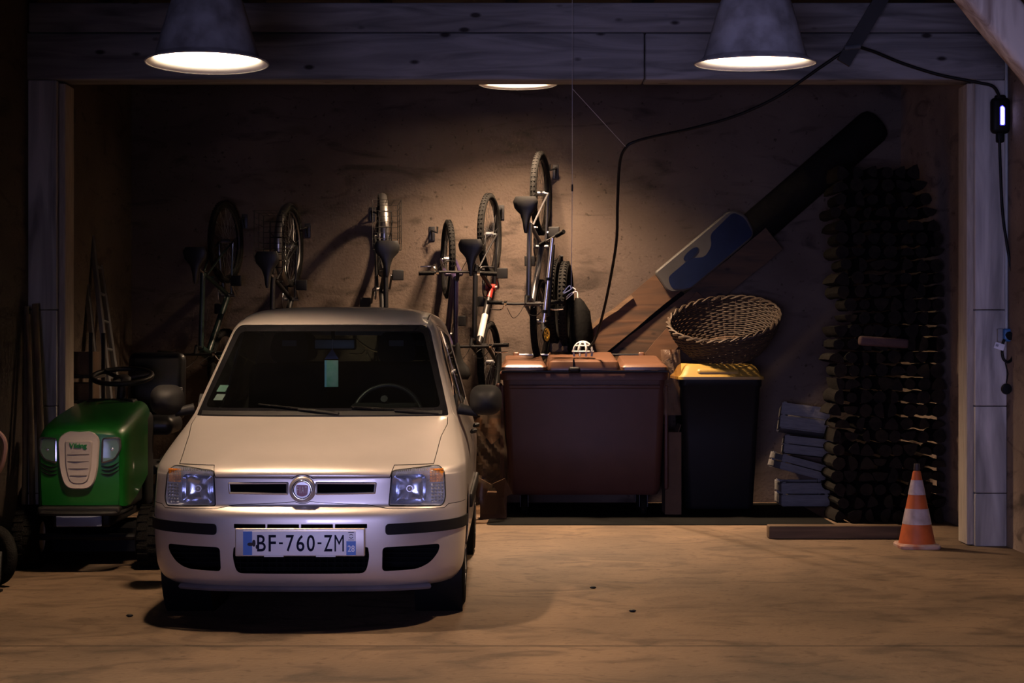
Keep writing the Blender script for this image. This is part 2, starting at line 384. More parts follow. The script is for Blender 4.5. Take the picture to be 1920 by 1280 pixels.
# ---------------------------------------------------------------- the car (local: x right, y back, z up; front bumper at y=0)
PAINT = mat('champagne_paint', (.52, .475, .44), .40, .62, var=.02, coat=.6)
GLASS = mat('car_glass', (.02, .02, .02), .02, trans=.0, tint=(.55, .6, .6))
FRIT = mat('black_glass_border', (.006, .006, .007), .08)
CARP = mat('car_plastic', (.008, .008, .0085), .6, spec=.12)
car = thing('car', 'beige compact hatchback parked facing the camera with white front number plate', 'car', (-.98, 8.0, 0))
LV = [
 (.185, [(0,.10),(.2,.11),(.4,.14),(.5,.18),(.58,.24),(.64,.32),(.67,.40),(.69,.50),(.70,1.0)], 3.45),
 (.215, [(0,.045),(.2,.052),(.4,.075),(.52,.115),(.61,.18),(.67,.27),(.705,.36),(.72,.5),(.72,1.0)], 3.5),
 (.27, [(0,.02),(.2,.026),(.4,.05),(.53,.09),(.63,.155),(.70,.25),(.73,.35),(.745,.5),(.74,1.0)], 3.53),
 (.37, [(0,.006),(.2,.012),(.4,.036),(.53,.076),(.64,.143),(.71,.238),(.742,.348),(.752,.5),(.75,1.0)], 3.54),
 (.46, [(0,0),(.2,.006),(.4,.03),(.53,.07),(.64,.138),(.712,.233),(.745,.345),(.756,.5),(.755,1.0)], 3.54),
 (.525,[(0,.002),(.2,.008),(.4,.032),(.53,.072),(.64,.139),(.712,.234),(.746,.346),(.757,.5),(.756,1.0)], 3.53),
 (.552,[(0,.018),(.2,.024),(.4,.046),(.53,.08),(.64,.144),(.712,.238),(.746,.35),(.757,.5),(.756,1.0)], 3.53),
 (.572,[(0,.048),(.2,.053),(.4,.068),(.53,.096),(.64,.156),(.712,.246),(.746,.354),(.757,.5),(.756,1.0)], 3.53),
 (.60, [(0,.054),(.2,.059),(.4,.074),(.53,.104),(.64,.165),(.712,.256),(.745,.362),(.757,.5),(.756,1.0)], 3.53),
 (.695,[(0,.066),(.2,.071),(.4,.088),(.53,.126),(.64,.192),(.710,.285),(.742,.386),(.757,.52),(.757,1.0)], 3.53),
 (.715,[(0,.058),(.2,.064),(.4,.086),(.53,.132),(.64,.202),(.708,.298),(.742,.40),(.757,.53),(.757,1.0)], 3.53),
 (.74, [(0,.078),(.2,.084),(.4,.11),(.53,.155),(.637,.228),(.705,.325),(.741,.43),(.756,.56),(.756,1.1)], 3.53),
 (.765,[(0,.135),(.2,.142),(.4,.17),(.53,.218),(.634,.292),(.70,.39),(.738,.50),(.753,.64),(.753,1.2)], 3.53),
 (.80, [(0,.245),(.2,.252),(.4,.280),(.53,.325),(.63,.395),(.692,.48),(.730,.59),(.745,.73),(.747,1.25)], 3.52),
 (.85, [(0,.39),(.2,.397),(.4,.425),(.54,.472),(.63,.535),(.682,.615),(.714,.72),(.730,.86),(.734,1.3)], 3.50),
 (.90, [(0,.55),(.2,.556),(.4,.584),(.55,.635),(.632,.70),(.672,.77),(.698,.86),(.712,1.0),(.716,1.35)], 3.48),
 (.94, [(0,.695),(.2,.702),(.4,.73),(.55,.78),(.63,.835),(.664,.89),(.685,.96),(.698,1.08),(.703,1.38)], 3.46),
 (.958,[(0,.765),(.2,.773),(.4,.802),(.55,.852),(.628,.905),(.660,.95),(.680,1.01),(.692,1.12),(.697,1.4)], 3.45),
 (.985,[(0,.81),(.2,.818),(.4,.847),(.55,.897),(.622,.95),(.653,.995),(.672,1.055),(.685,1.16),(.69,1.42)], 3.44),
 (1.10,[(0,.955),(.195,.962),(.385,.99),(.525,1.035),(.592,1.08),(.622,1.12),(.642,1.185),(.654,1.30),(.66,1.5)], 3.40),
 (1.25,[(0,1.145),(.185,1.151),(.365,1.176),(.49,1.215),(.552,1.252),(.582,1.29),(.600,1.355),(.612,1.48),(.618,1.66)], 3.34),
 (1.38,[(0,1.31),(.175,1.316),(.345,1.338),(.46,1.372),(.518,1.405),(.546,1.442),(.565,1.505),(.577,1.62),(.583,1.8)], 3.27),
 (1.425,[(0,1.372),(.17,1.378),(.335,1.40),(.445,1.432),(.502,1.465),(.530,1.503),(.549,1.565),(.561,1.68),(.567,1.86)], 3.24),
 (1.455,[(0,1.44),(.165,1.446),(.325,1.468),(.43,1.502),(.486,1.54),(.514,1.585),(.533,1.65),(.545,1.77),(.551,1.93)], 3.20),
 (1.490,[(0,1.55),(.155,1.557),(.308,1.58),(.405,1.62),(.458,1.665),(.486,1.72),(.505,1.79),(.516,1.90),(.521,2.03)], 3.12),
 (1.515,[(0,1.67),(.14,1.677),(.275,1.70),(.362,1.745),(.412,1.795),(.437,1.85),(.455,1.92),(.465,2.01),(.468,2.12)], 3.02),
 (1.532,[(0,1.82),(.105,1.826),(.205,1.85),(.272,1.885),(.31,1.925),(.332,1.975),(.346,2.03),(.354,2.10),(.357,2.2)], 2.85),
 (1.540,[(0,2.02),(.05,2.025),(.10,2.035),(.135,2.055),(.155,2.08),(.17,2.11),(.178,2.15),(.182,2.2),(.184,2.26)], 2.6),
]
def level_pts(z, fp, yr):
    w, y8 = fp[-1]; d = yr-y8
    half = [Vector((x, y, z)) for x, y in fp]+[Vector((w*1.0, y8+d*.33, z)), Vector((w*.998, y8+d*.66, z)), Vector((w*.985, y8+d*.88, z)), Vector((w*.90, y8+d*.965, z)), Vector((w*.6, y8+d*.99, z)), Vector((0, yr, z))]
    return half
def car_net(ku=5, kv=4):
    rows = [level_pts(*l) for l in LV]; full = []
    for r in rows:
        q = r+[Vector((-p.x, p.y, p.z)) for p in reversed(r[1:-1])]; full.append(spline(q, ku, True))
    out = []; n = len(full[0])
    for i in range(len(full)-1):
        for t in range(kv):
            row = []
            for j in range(n):
                a = full[max(0, i-1)][j]; b_ = full[i][j]; c = full[i+1][j]; d = full[min(len(full)-1, i+2)][j]
                row.append(cr(a, b_, c, d, t/kv))
            out.append(row)
    out.append(full[-1]); return out
NET = car_net()
def shell(t_out, t_in):
    n = len(NET[0]); m = len(NET)
    b = MB(); b.loft(NET, False, True); me = b.mesh('s'); me.update()
    # normals from the open surface, flipped outward
    base = [v.co.copy() for v in me.vertices]; nm = [v.normal.copy() for v in me.vertices]
    c = sum(base, Vector())/len(base); s = sum((p-c).dot(q) for p, q in zip(base, nm)); sg = 1 if s > 0 else -1
    N = len(base); vs = [p+q*sg*t_out for p, q in zip(base, nm)]+[p-q*sg*t_in for p, q in zip(base, nm)]
    fs = [tuple(f.vertices) for f in me.polygons]; out = list(fs)+[tuple(i+N for i in reversed(f)) for f in fs]
    cnt = {}
    for f in fs:
        for i in range(len(f)): e = (f[i], f[(i+1) % len(f)]); cnt[e] = 1
    for (a, e) in cnt:
        if (e, a) not in cnt: out.append((e, a, a+N, e+N))
    me2 = bpy.data.meshes.new('shell'); me2.from_pydata([tuple(v) for v in vs], [], out)
    bm = bmesh.new(); bm.from_mesh(me2); bmesh.ops.recalc_face_normals(bm, faces=bm.faces); bm.to_mesh(me2); bm.free()
    return me2
SH = shell(0, .004); THIN = shell(-.0005, .0035); PROUD = shell(.010, -.0005)
_bm = bmesh.new(); _bm.from_mesh(SH); BV = BVHTree.FromBMesh(_bm)
def fy(x, z):
    h = BV.ray_cast(Vector((x, -1, z)), Vector((0, 1, 0))); return h[0].y if h[0] else .5
# outlines seen from the front (x, z)
HL = rpoly([(.402,.571),(.655,.563),(.668,.60),(.662,.722),(.635,.752),(.60,.753),(.415,.737)], [.012,.03,.02,.03,.03,.02,.018])
SLOT = rpoly([(.064,.684),(.347,.681),(.341,.629),(.064,.626)], .006)
VENTS = [rpoly([(x0,.474),(x0+.148,.474),(x0+.148,.494),(x0,.494)], .003) for x0 in (-.310,-.154,.003,.160)]
LOWG = rpoly([(-.312,.386),(.312,.386),(.318,.34),(.300,.262),(-.300,.262),(-.318,.34)], [.008,.008,.05,.03,.03,.05])
SIDEG = rpoly([(.378,.384),(.640,.390),(.636,.355),(.60,.305),(.54,.276),(.375,.270)], [.02,.02,.04,.06,.06,.02])
BADGE = (.003, .649)
WS = rpoly([(-.652,.958),(.652,.958),(.645,.99),(.533,1.405),(.505,1.432),(-.505,1.432),(-.533,1.405),(-.645,.99)], [.01,.01,.03,.03,.03,.03,.03,.03])
WSI = rpoly([(-.612,1.0),(.612,1.0),(.497,1.395),(-.497,1.395)], .03)
# outlines seen from the side (y, z)
SW1 = rpoly([(1.20,.955),(1.98,.965),(1.96,1.40),(1.70,1.405),(1.45,1.28)], .03)
SW2 = rpoly([(2.06,.967),(2.86,.985),(2.80,1.37),(2.04,1.40)], .03)
REARW = rpoly([(-.50,1.0),(.50,1.0),(.46,1.38),(-.46,1.38)], .04)
DOOR1 = rpoly([(.98,.30),(1.99,.30),(2.0,1.42),(1.67,1.43),(1.40,1.29),(1.02,.98),(.98,.9)], [.08,.03,.03,.03,.05,.03,.03])
DOOR2 = rpoly([(2.02,.30),(2.62,.30),(2.74,.64),(3.0,.9),(2.92,1.385),(2.03,1.42)], [.03,.03,.1,.05,.05,.03])
cut = MB()
for p in (HL, mirror(HL), SLOT, mirror(SLOT), LOWG, SIDEG, mirror(SIDEG), *VENTS): cut.prism(p, -.3, .42, 'Y')
cut.prism(WS, .60, 1.62, 'Y'); cut.prism(REARW, 2.9, 3.7, 'Y')
for s in (-1, 1):
    cut.prism(SW1, s*.4, s*.95, 'X'); cut.prism(SW2, s*.4, s*.95, 'X')
    for y in (.765, 3.06): cut.lathe([(.335, s*.50), (.335, s*.95)], (0, y, .285), 'X', 48, cap0=True, cap1=True)
# roof gutters
    cut.box((s*.512, 2.35, 1.50), (.006, 1.5, .1))
OPEN = boolean(SH, cut.mesh('c'), 'DIFFERENCE')
def bonnet_cut(g):
    top = offset([(-.605,-.2),(.605,-.2),(.603,.2),(.628,.60),(.652,.80),(.648,.91),(.56,.868),(.4,.812),(.2,.782),(0,.775),(-.2,.782),(-.4,.812),(-.56,.868),(-.648,.91),(-.652,.80),(-.628,.60),(-.603,.2)], g)
    arc = [(BADGE[0]+.068*cos(a), .655+.064*sin(a)) for a in [radians(135-90*k/8) for k in range(9)]]
    fr = [(-.9,.757),(-.425,.757),(-.408,.703),(-.06,.703)]+arc+[(.066,.703),(.408,.703),(.425,.757),(.9,.757),(.9,1.3),(-.9,1.3)]
    fr = offset(fr, g)
    a = MB(); a.prism(top, .6, 1.2, 'Z'); c = MB(); c.prism(fr, -.4, 1.2, 'Y'); return boolean(a.mesh('a'), c.mesh('b'), 'INTERSECT')
def bumper_cut(g):
    p = [(-.9,.1),(.9,.1),(.9,.575),(.68,.572),(.66,.556),(.40,.561),(.30,.580),(.10,.588)]+[(BADGE[0]+.068*cos(a), BADGE[1]+.064*sin(a)) for a in [radians(-60-60*k/6) for k in range(7)]]+[(-.10,.588),(-.30,.580),(-.40,.561),(-.66,.556),(-.68,.572),(-.9,.575)]
    a = MB(); a.prism(offset(p, g), -.4, .60+g, 'Y'); return a.mesh('bc')
def door_cut(P, s, g):
    a = MB(); a.prism(offset(P, g), s*.35, s*.98, 'X'); return a.mesh('dc')
def part(me, name, cutter, m, ang=30): return link(name, boolean(me, cutter, 'INTERSECT'), m, car, ang)
part(OPEN, 'bonnet', bonnet_cut(-.0018), PAINT)
part(OPEN, 'bumper', bumper_cut(-.0015), PAINT)
for s in (1, -1):
    part(OPEN, 'front_door', door_cut(DOOR1, s, -.002), PAINT); part(OPEN, 'rear_door', door_cut(DOOR2, s, -.002), PAINT)
allc = boolean(OPEN, bonnet_cut(.0018), 'DIFFERENCE'); allc = boolean(allc, bumper_cut(.0015), 'DIFFERENCE')
dd = MB()
for s in (1, -1):
    for P in (DOOR1, DOOR2): dd.prism(offset(P, .002), s*.35, s*.98, 'X')
allc = boolean(allc, dd.mesh('d'), 'DIFFERENCE')
link('body', allc, PAINT, car, 30)
# glass
def pr(poly, a, b_, ax='Y'): q = MB(); q.prism(poly, a, b_, ax); return q.mesh('p')
part(THIN, 'windscreen', pr(WSI, .6, 1.62), GLASS)
ring = boolean(pr(offset(WS, -.002), .6, 1.62), pr(offset(WSI, .0003), .5, 1.7), 'DIFFERENCE')
part(THIN, 'windscreen_border', ring, FRIT)
part(THIN, 'rear_window', pr(offset(REARW, -.001), 2.9, 3.7), GLASS)
for s in (1, -1):
    for P in (SW1, SW2): part(THIN, 'side_window', pr(offset(P, -.001), s*.4, s*.95, 'X'), GLASS)
# rubbing strips and chrome slot frames
STRIP = rpoly([(.392,.442),(.80,.452),(.80,.503),(.392,.493)], .018)
for P in (STRIP, mirror(STRIP)): part(PROUD, 'bumper_strip', pr(P, -.3, .43), CARP)
for P in (SLOT, mirror(SLOT)):
    q = MB(); pl = offset(P, -.004); dense = []
    for i in range(len(pl)):
        u, v = Vector(pl[i]), Vector(pl[(i+1) % len(pl)]); m_ = max(1, int((v-u).length/.02))
        for t in range(m_): w = u+(v-u)*t/m_; dense.append((w.x, fy(0.001 if abs(w.x) < .001 else w.x, .70 if False else .61)+.002, w.y))
    dense = [(x, y0-.004 + (z-.61)*.13, z) for x, y0, z in dense]
    q.tube(dense, .0055, 8, closed=True); g = q.build('grille_trim', mat('bright_trim', (.9, .88, .86), .36, 1., var=.02), car)
    sx = 1 if P is SLOT else -1
    b = MB(); b.box((sx*.205, .125, .655), (.30, .02, .075)); b.build('grille_backing', mat('grille_black', (.004, .004, .0045), .8, spec=.05), g)
# dark cavities behind the bumper openings, with mesh bars
b = MB()
for x0, x1, z0, z1, y0 in ((-.34,.34,.25,.40,.10),(-.34,.34,.465,.505,.08),(.35,.66,.25,.41,.25),(-.66,-.35,.25,.41,.25)):
    b.box(((x0+x1)/2, y0+.10, (z0+z1)/2), (x1-x0, .02, z1-z0))
    b.box(((x0+x1)/2, y0+.05, z0), (x1-x0, .12, .004)); b.box(((x0+x1)/2, y0+.05, z1), (x1-x0, .12, .004))
for k in range(5): b.box((0, .085, .285+.022*k), (.62, .02, .005))
for k in range(18): b.box((-.29+.034*k, .09, .325), (.005, .012, .12))
for s in (1, -1):
    for k in range(4): b.box((s*.505, .20, .295+.022*k), (.27, .02, .005))
b.build('lower_grille', mat('grille_black', (.004, .004, .0045), .8, spec=.05), car, smooth=False)
# lip under the bumper
b = MB(); pts = [(x, fy(x, .22)+.055, .183) for x in [-.58+.058*k for k in range(21)]]
b.tube(pts, .016, 8, flat=2.2); b.build('bumper_lip', mat('dusty_plastic', (.12, .11, .12), .7), car)
# number plate
PLT = mat('plate_white', (.80, .80, .84), .35, var=.02); PLB = mat('plate_blue', (.02, .13, .50), .35, var=.05); INK = mat('plate_ink', (.012, .014, .03), .6, spec=.05)
yp = -.018
b = MB(); b.rbox((0, yp+.010, .412), (.60, .02, .13), .006); b.build('plate_holder', PAINT, car)
b = MB(); b.rbox((-.002, yp, .409), (.520, .005, .114), .002); np_ = b.build('number_plate', PLT, car)
for x, w in ((-.241, .042), (.237, .044)):
    b = MB(); b.box((x, yp-.0027, .409 if x < 0 else .386), (w, .001, .110 if x < 0 else .064)); b.build('plate_band', PLB, np_, smooth=False)
b = MB(); b.box((.237, yp-.0027, .4415), (.040, .001, .044)); b.box((.237, yp-.0032, .4615), (.030, .0006, .004)); q = b.build('plate_badge', [PLT], np_, smooth=False)
b = MB(); b.torus((.237, yp-.0035, .441), .0085, .0015, 'Y', 16, 4, a0=.5, a1=2.6); b.torus((.237, yp-.0035, .441), .0085, .0015, 'Y', 16, 4, a0=3.6, a1=5.8)
b.box((.237, yp-.0034, .4595), (.026, .0006, .003)); b.box((.237, yp-.0034, .424), (.026, .0006, .002)); b.build('plate_emblem', INK, np_, smooth=False)
text('plate_digits', '28', .032, .030, (.2375, yp-.004, .384), PLT, np_, .0006, .012)
X0 = -.205
for ch, x, w in (('B', -.177, .040), ('F', -.127, .034), ('-', -.087, .018), ('7', -.045, .037), ('6', .003, .037), ('0', .051, .037), ('-', .091, .018), ('Z', .131, .039), ('M', .182, .043)):
    h = .008 if ch == '-' else .076
    text('plate_letter', ch, w, h, (x, yp-.0038, .409), INK, np_, .0008, .010 if ch not in '-M' else 0)
b = MB(); b.ball((-.228, yp-.003, .404), .011, 6, sc=(1.4, .08, .8)); b.ball((-.212, yp-.003, .409), .010, 6, sc=(.8, .08, 1.8)); b.ball((-.20, yp-.003, .392), .008, 6, sc=(.5, .08, 1.3)); b.build('plate_scuff', mat('plate_rust', (.05, .045, .05), .8), np_)
for x in (-.12, .12): b = MB(); b.box((x, yp-.001, .349), (.09, .006, .006)); b.build('plate_clip', WHITE, np_, smooth=False)
# badge
RED = mat('badge_red', (.22, .012, .05), .25, coat=.8, var=.05)
yb = fy(0, .649)
b = MB(); b.lathe([(.0005, -.016), (.052, -.016), (.060, -.010), (.064, .0), (.064, .04)], (BADGE[0], yb, BADGE[1]), 'Y', 48); bd = b.build('badge', PAINT, car)
b = MB(); b.torus((BADGE[0], yb-.017, BADGE[1]), .043, .0055, 'Y', 48, 10); b.lathe([(.0005,-.0175),(.043,-.0175)], (BADGE[0], yb, BADGE[1]), 'Y', 40); b.build('badge_ring', CHR, bd)
b = MB(); b.prism(rpoly([(BADGE[0]-.029, BADGE[1]+.024),(BADGE[0]+.029, BADGE[1]+.024),(BADGE[0]+.025, BADGE[1]-.024),(BADGE[0],BADGE[1]-.032),(BADGE[0]-.025, BADGE[1]-.024)], .01), yb-.0195, yb-.016); b.build('badge_field', RED, bd)
for ch, x, w in (('F', -.0205, .009), ('I', -.0095, .0028), ('A', .0035, .0125), ('T', .0185, .010)): text('badge_letter', ch, w, .031, (BADGE[0]+x, yb-.0205, BADGE[1]+.001), WHITE, bd, .0012, .0)
# headlights
LENS = mat('lamp_lens', (.8, .85, .95), .03, trans=.04, tint=(.95, .97, 1))
REFL = mat('lamp_reflector', (.80, .82, .92), .16, 1., var=.04)
HOUS = mat('lamp_housing', (.75, .75, .80), .30, .5, var=.2, vscale=30)
AMB = mat('amber_lens', (.85, .28, .03), .15, var=.25, vscale=40, coat=.5)
for s in (1, -1):
    P = HL if s == 1 else mirror(HL); Pi = offset(P, -.004)
    rings = []
    for k, dy in enumerate((.010, .05, .09)):
        q = offset(Pi, -.001-.006*k); rings.append([Vector((x, fy(x, z)+dy, z)) for x, z in q])
    b = MB(); b.loft(rings, False, True); hl = b.build('headlight', HOUS, car, ang=50)
    hl.data.materials[0] = HOUS
    part2 = boolean(THIN, pr(offset(P, -.003), -.3, .5), 'INTERSECT'); link('lens', part2, LENS, hl, 30)
    fr = boolean(pr(offset(P, -.0005), -.3, .5), pr(offset(P, -.006), -.4, .6), 'DIFFERENCE'); link('lens_gasket', boolean(THIN, fr, 'INTERSECT'), BLK, hl, 30)
    cx, cz = s*.498, .648; y0 = fy(cx, cz)+.018
    # main bowl, squarish
    rings = []
    for k in range(7):
        t = k/6; w = .155*(1-t)+.02*t; h = .140*(1-t)+.02*t; r = min(.03*(1-t)+.0098*t, w*.49); dep = .065*sqrt(1-(1-t)**2) if t > 0 else 0
        q = rrect(w, h, r, 5, (cx, cz)); rings.append([Vector((x, y0+dep+ (x-cx)*s*.32*(1-t), z)) for x, z in q])
    b = MB(); b.loft(rings, False, True); b.build('reflector', REFL, hl, ang=50)
    b = MB(); b.lathe([(.016, 0), (.018, .012), (.010, .03)], (cx, y0+.015, cz), 'Y', 20, cap0=True); b.ball((cx, y0+.013, cz), .012, 8); b.build('bulb', mat('bulb_cap', (.5, .45, .42), .3, .5), hl)
    # flutes along the top and the reflector ribs
    b = MB()
    for k in range(17):
        x = s*(.425+.0095*k); b.tube([(x, fy(x, .738)+.010, .728), (x, fy(x, .738)+.014, .742)], .0036, 6)
    b.build('top_flutes', REFL, hl)
    b = MB()
    for k in range(12):
        x = cx+(-.062+.0113*k); b.box((x, y0+.004+(x-cx)*s*.32, cz-.052), (.003, .004, .03))
    b.build('lens_ribs', LENS, hl)
    ax, az = s*.622, .706; ya = fy(ax, az)+.022
    b = MB()
    for i in range(5):
        for j in range(5):
            b.ball((ax-.025+.0125*i, ya+abs(i-2)*.003+(i-2)*.006*s, az-.026+.013*j), .0085, 4)
    b.ball((ax, ya+.01, az), .03, 8, sc=(1, .35, 1.05)); b.build('turn_signal', AMB, hl)
    b = MB(); 
    for i in range(4):
        for j in range(6): b.ball((s*(.603+.015*i), fy(.62, .62)+.025+.008*i, .585+.0155*j), .0075, 4)
    b.build('side_reflector', REFL, hl)
# wheels
def car_wheel(x, y, s):
    b = MB(); b.lathe([(.18, -.08), (.20, -.0825), (.262, -.080), (.281, -.066), (.286, -.05), (.286, .05), (.281, .066), (.262, .080), (.20, .0825), (.18, .08)], (x, y, .286), 'X', 56)
    for dx in (-.035, 0, .035): b.torus((x+dx, y, .286), .2855, .0022, 'X', 48, 4)
    w = b.build('tyre', RUB, car)
    b = MB(); b.lathe([(.182, -.08), (.17, -.06), (.17, .05), (.182, .08)], (x, y, .286), 'X', 40); b.lathe([(.178, .065*s), (.12, .05*s), (.05, .06*s), (.0005, .062*s)], (x, y, .286), 'X', 40)
    for k in range(7):
        a = 2*pi*k/7; b.tube([(x+.065*s, y+.05*cos(a), .286+.05*sin(a)), (x+.068*s, y+.165*cos(a), .286+.165*sin(a))], .014, 6)
    b.build('wheel_rim', STEEL, w)
for y in (.765, 3.06):
    for s in (1, -1): car_wheel(s*.664, y, s)
# wheel arch liners, floor pan, bulkheads
b = MB()
for s in (1, -1):
    for y in (.765, 3.06): b.lathe([(.333, s*.50), (.333, s*.735)], (0, y, .285), 'X', 40, cap0=True)
b.box((0, 1.95, .26), (1.25, 2.9, .06)); b.box((0, .70, .60), (.98, .02, .50)); b.box((0, .45, .24), (.9, .5, .02)); b.box((0, 3.1, .5), (.98, .02, .5))
b.build('underbody', BLK, car, smooth=True)
# cabin
CAB = mat('cabin_cloth', (.006, .006, .007), .9, bump=.3, bscale=200)
b = MB(); rings = []
for k in range(13):
    x = -.62+1.24*k/12; e = .05*abs(x/.62)**2
    rings.append([Vector((x, .93+e, .80)), Vector((x, .93+e, .945)), Vector((x, 1.02+e, .975)), Vector((x, 1.18, .985)), Vector((x, 1.30, .95)), Vector((x, 1.33, .80)), Vector((x, 1.30, .60)), Vector((x, 1.0, .60))])
b.loft(rings); b.rbox((.30, 1.24, .98), (.36, .20, .06), .025); b.build('dashboard', CAB, car)
M = Matrix.Translation((.30, 1.42, .93)) @ Matrix.Rotation(radians(-25), 4, 'X')
b = MB(); b.torus((0, 0, 0), .185, .014, 'Y', 40, 10, M=M); b.ball((0, 0, 0), .06, 10, M=M, sc=(1.2, .4, 1)); b.tube([(-.17, 0, .0), (.17, 0, 0)], .014, 8, M=M); b.tube([(0, 0, 0), (0, 0, -.17)], .014, 8, M=M); b.tube([(0, 0, 0), (0, -.25, 0)], .02, 8, M=M)
b.build('steering_wheel', mat('wheel_leather', (.03, .03, .035), .35), car)
def seat(x, y, w, nm):
    b = MB(); b.rbox((x, y-.05, .62), (w, .50, .16), .05); b.rbox((x, y+.24, .92), (w, .13, .60), .06, R=Matrix.Rotation(radians(-12), 3, 'X'))
    st = b.build(nm, CAB, car)
    for hx in ((x,) if w < .7 else (x-.38, x+.38)):
        b = MB(); b.loft([[Vector((p[0], y+.29+dy, p[1])) for p in rpoly([(hx-.10,1.22),(hx+.10,1.22),(hx+.115,1.30),(hx+.085,1.395),(hx-.085,1.395),(hx-.115,1.30)], .04)] for dy in (0, .08)])
        for q in (-.05, .05): b.tube([(hx+q, y+.33, 1.12), (hx+q, y+.33, 1.24)], .007, 6)
        h = b.build('headrest', CAB, st)
        b = MB(); b.rbox((hx, y+.288, 1.33), (.085, .006, .035), .01); b.build('headrest_slot', mat('grey_cloth', (.12, .11, .11), .8), h)
seat(.31, 1.72, .46, 'driver_seat'); seat(-.31, 1.72, .46, 'passenger_seat'); seat(0, 2.75, 1.1, 'rear_seat')
b = MB(); b.rbox((.01, 1.47, 1.325), (.235, .03, .062), .012); b.tube([(0, 1.47, 1.35), (0, 1.44, 1.43)], .01, 8); mr = b.build('rear_view_mirror', BLK, car)
b = MB(); b.rbox((.01, 1.4545, 1.325), (.215, .003, .048), .001); b.build('mirror_back_panel', mat('mirror_grey', (.13, .15, .15), .4), mr)
b = MB(); b.rbox((-.004, 1.42, 1.165), (.074, .004, .145), .0015); tg_ = b.build('air_freshener', mat('green_white_tag', (.15, .42, .36), .45, dark=(.32, .50, .50), vscale=22), car)
b = MB(); b.prism([(-.042, 1.245), (.035, 1.245), (.0, 1.30)], 1.418, 1.422); b.build('tag_top', mat('dark_blue_card', (.01, .02, .12), .5), tg_)
b = MB(); b.box((-.036, 1.417, 1.165), (.010, .002, .145)); b.build('tag_edge', mat('pale_blue_card', (.18, .45, .70), .4), tg_)
b = MB(); b.tube([(0, 1.42, 1.29), (0, 1.45, 1.35)], .0015, 5); b.build('tag_string', WHITE, tg_)
# stickers inside the screen
STK = mat('sticker_green', (.40, .62, .52), .5, var=.08); STW = mat('sticker_white', (.62, .64, .60), .5, var=.1)
for (x0, z0, w, h, m_, nm) in ((-.566, 1.078, .050, .034, STK, 'sticker'), (-.573, 1.036, .050, .030, STW, 'sticker')):
    b = MB(); q = [(x0, z0), (x0+w, z0), (x0+w+.014, z0+h), (x0+.014, z0+h)]
    b.loft([[Vector((x, fy(x, z)+.0065+d, z)) for x, z in q] for d in (0, .0008)]); b.build(nm, m_, car, smooth=False)
# wipers
def wiper(x0, x1, z1, xa, za):
    P = lambda x, z, d: Vector((x, fy(x, z)-d, z))
    b = MB(); b.tube([P(x0, .972, .022), P(x0*.7+x1*.3, .972+(z1-.972)*.35, .030), P((x0+x1)/2, (z1+.972)/2, .028)], [.010, .008, .005], 8); w = b.build('wiper', BLK, car)
    b = MB(); b.tube([P(xa+(x1-xa)*t, za+(z1-za)*t, .014) for t in [k/8 for k in range(9)]], .005, 6); b.build('wiper_blade', RUB, w)
wiper(.10, -.32, 1.018, .04, .985); wiper(.60, .16, 1.005, .52, .985)
b = MB(); rings = []
for k in range(21):
    x = -.62+.062*k; y = fy(x, .962); rings.append([Vector((x, y-.006, .950)), Vector((x, y-.008, .966)), Vector((x, y+.02, .985)), Vector((x, y+.02, .95))])
b.loft(rings); b.build('scuttle_panel', CARP, car)
# door mirrors
for s in (1, -1):
    b = MB(); rings = []
    for k in range(-3, 9):
        t = max(0, k)/8; y = 1.02+.16*t; q = sin(pi*min(1, .12+t*.55))**.45 if t < .99 else .93
        if k < 0: y, q = ((.988, .12), (.995, .36), (1.006, .53))[k+3]
        rings.append([Vector((s*x, y, z)) for x, z in [(.842+(a)*q, 1.032+c*q) for a, c in rrect(.170, .160, .06, 5)]])
    b.loft(rings); mo = b.build('door_mirror', CARP, car, ang=50)
    b = MB(); b.tube([(s*.70, 1.14, .985), (s*.80, 1.12, .965)], [.03, .022], 10); b.prism([(1.14,.955),(1.30,.955),(1.25,1.06)], s*.668, s*.69, 'X'); b.build('mirror_arm', CARP, mo)
    b = MB(); b.rbox((s*.842, 1.186, 1.032), (.14, .008, .13), .003); b.build('mirror_glass', CHR, mo)
# door handles and side moulding, tail lights
for s in (1, -1):
    for y in (1.85, 2.55):
        b = MB(); b.tube([(s*.752, y-.09, .83), (s*.772, y-.05, .832), (s*.772, y+.05, .832), (s*.752, y+.09, .83)], .011, 8); b.build('door_handle', CARP, car)
    b = MB(); b.rbox((s*.762, 1.9, .50), (.02, 1.55, .07), .008); b.build('side_moulding', CARP, car)
    b = MB(); b.rbox((s*.53, 3.34, 1.02), (.12, .10, .26), .03); b.build('tail_light', mat('tail_red', (.3, .01, .01), .2, coat=.5), car)
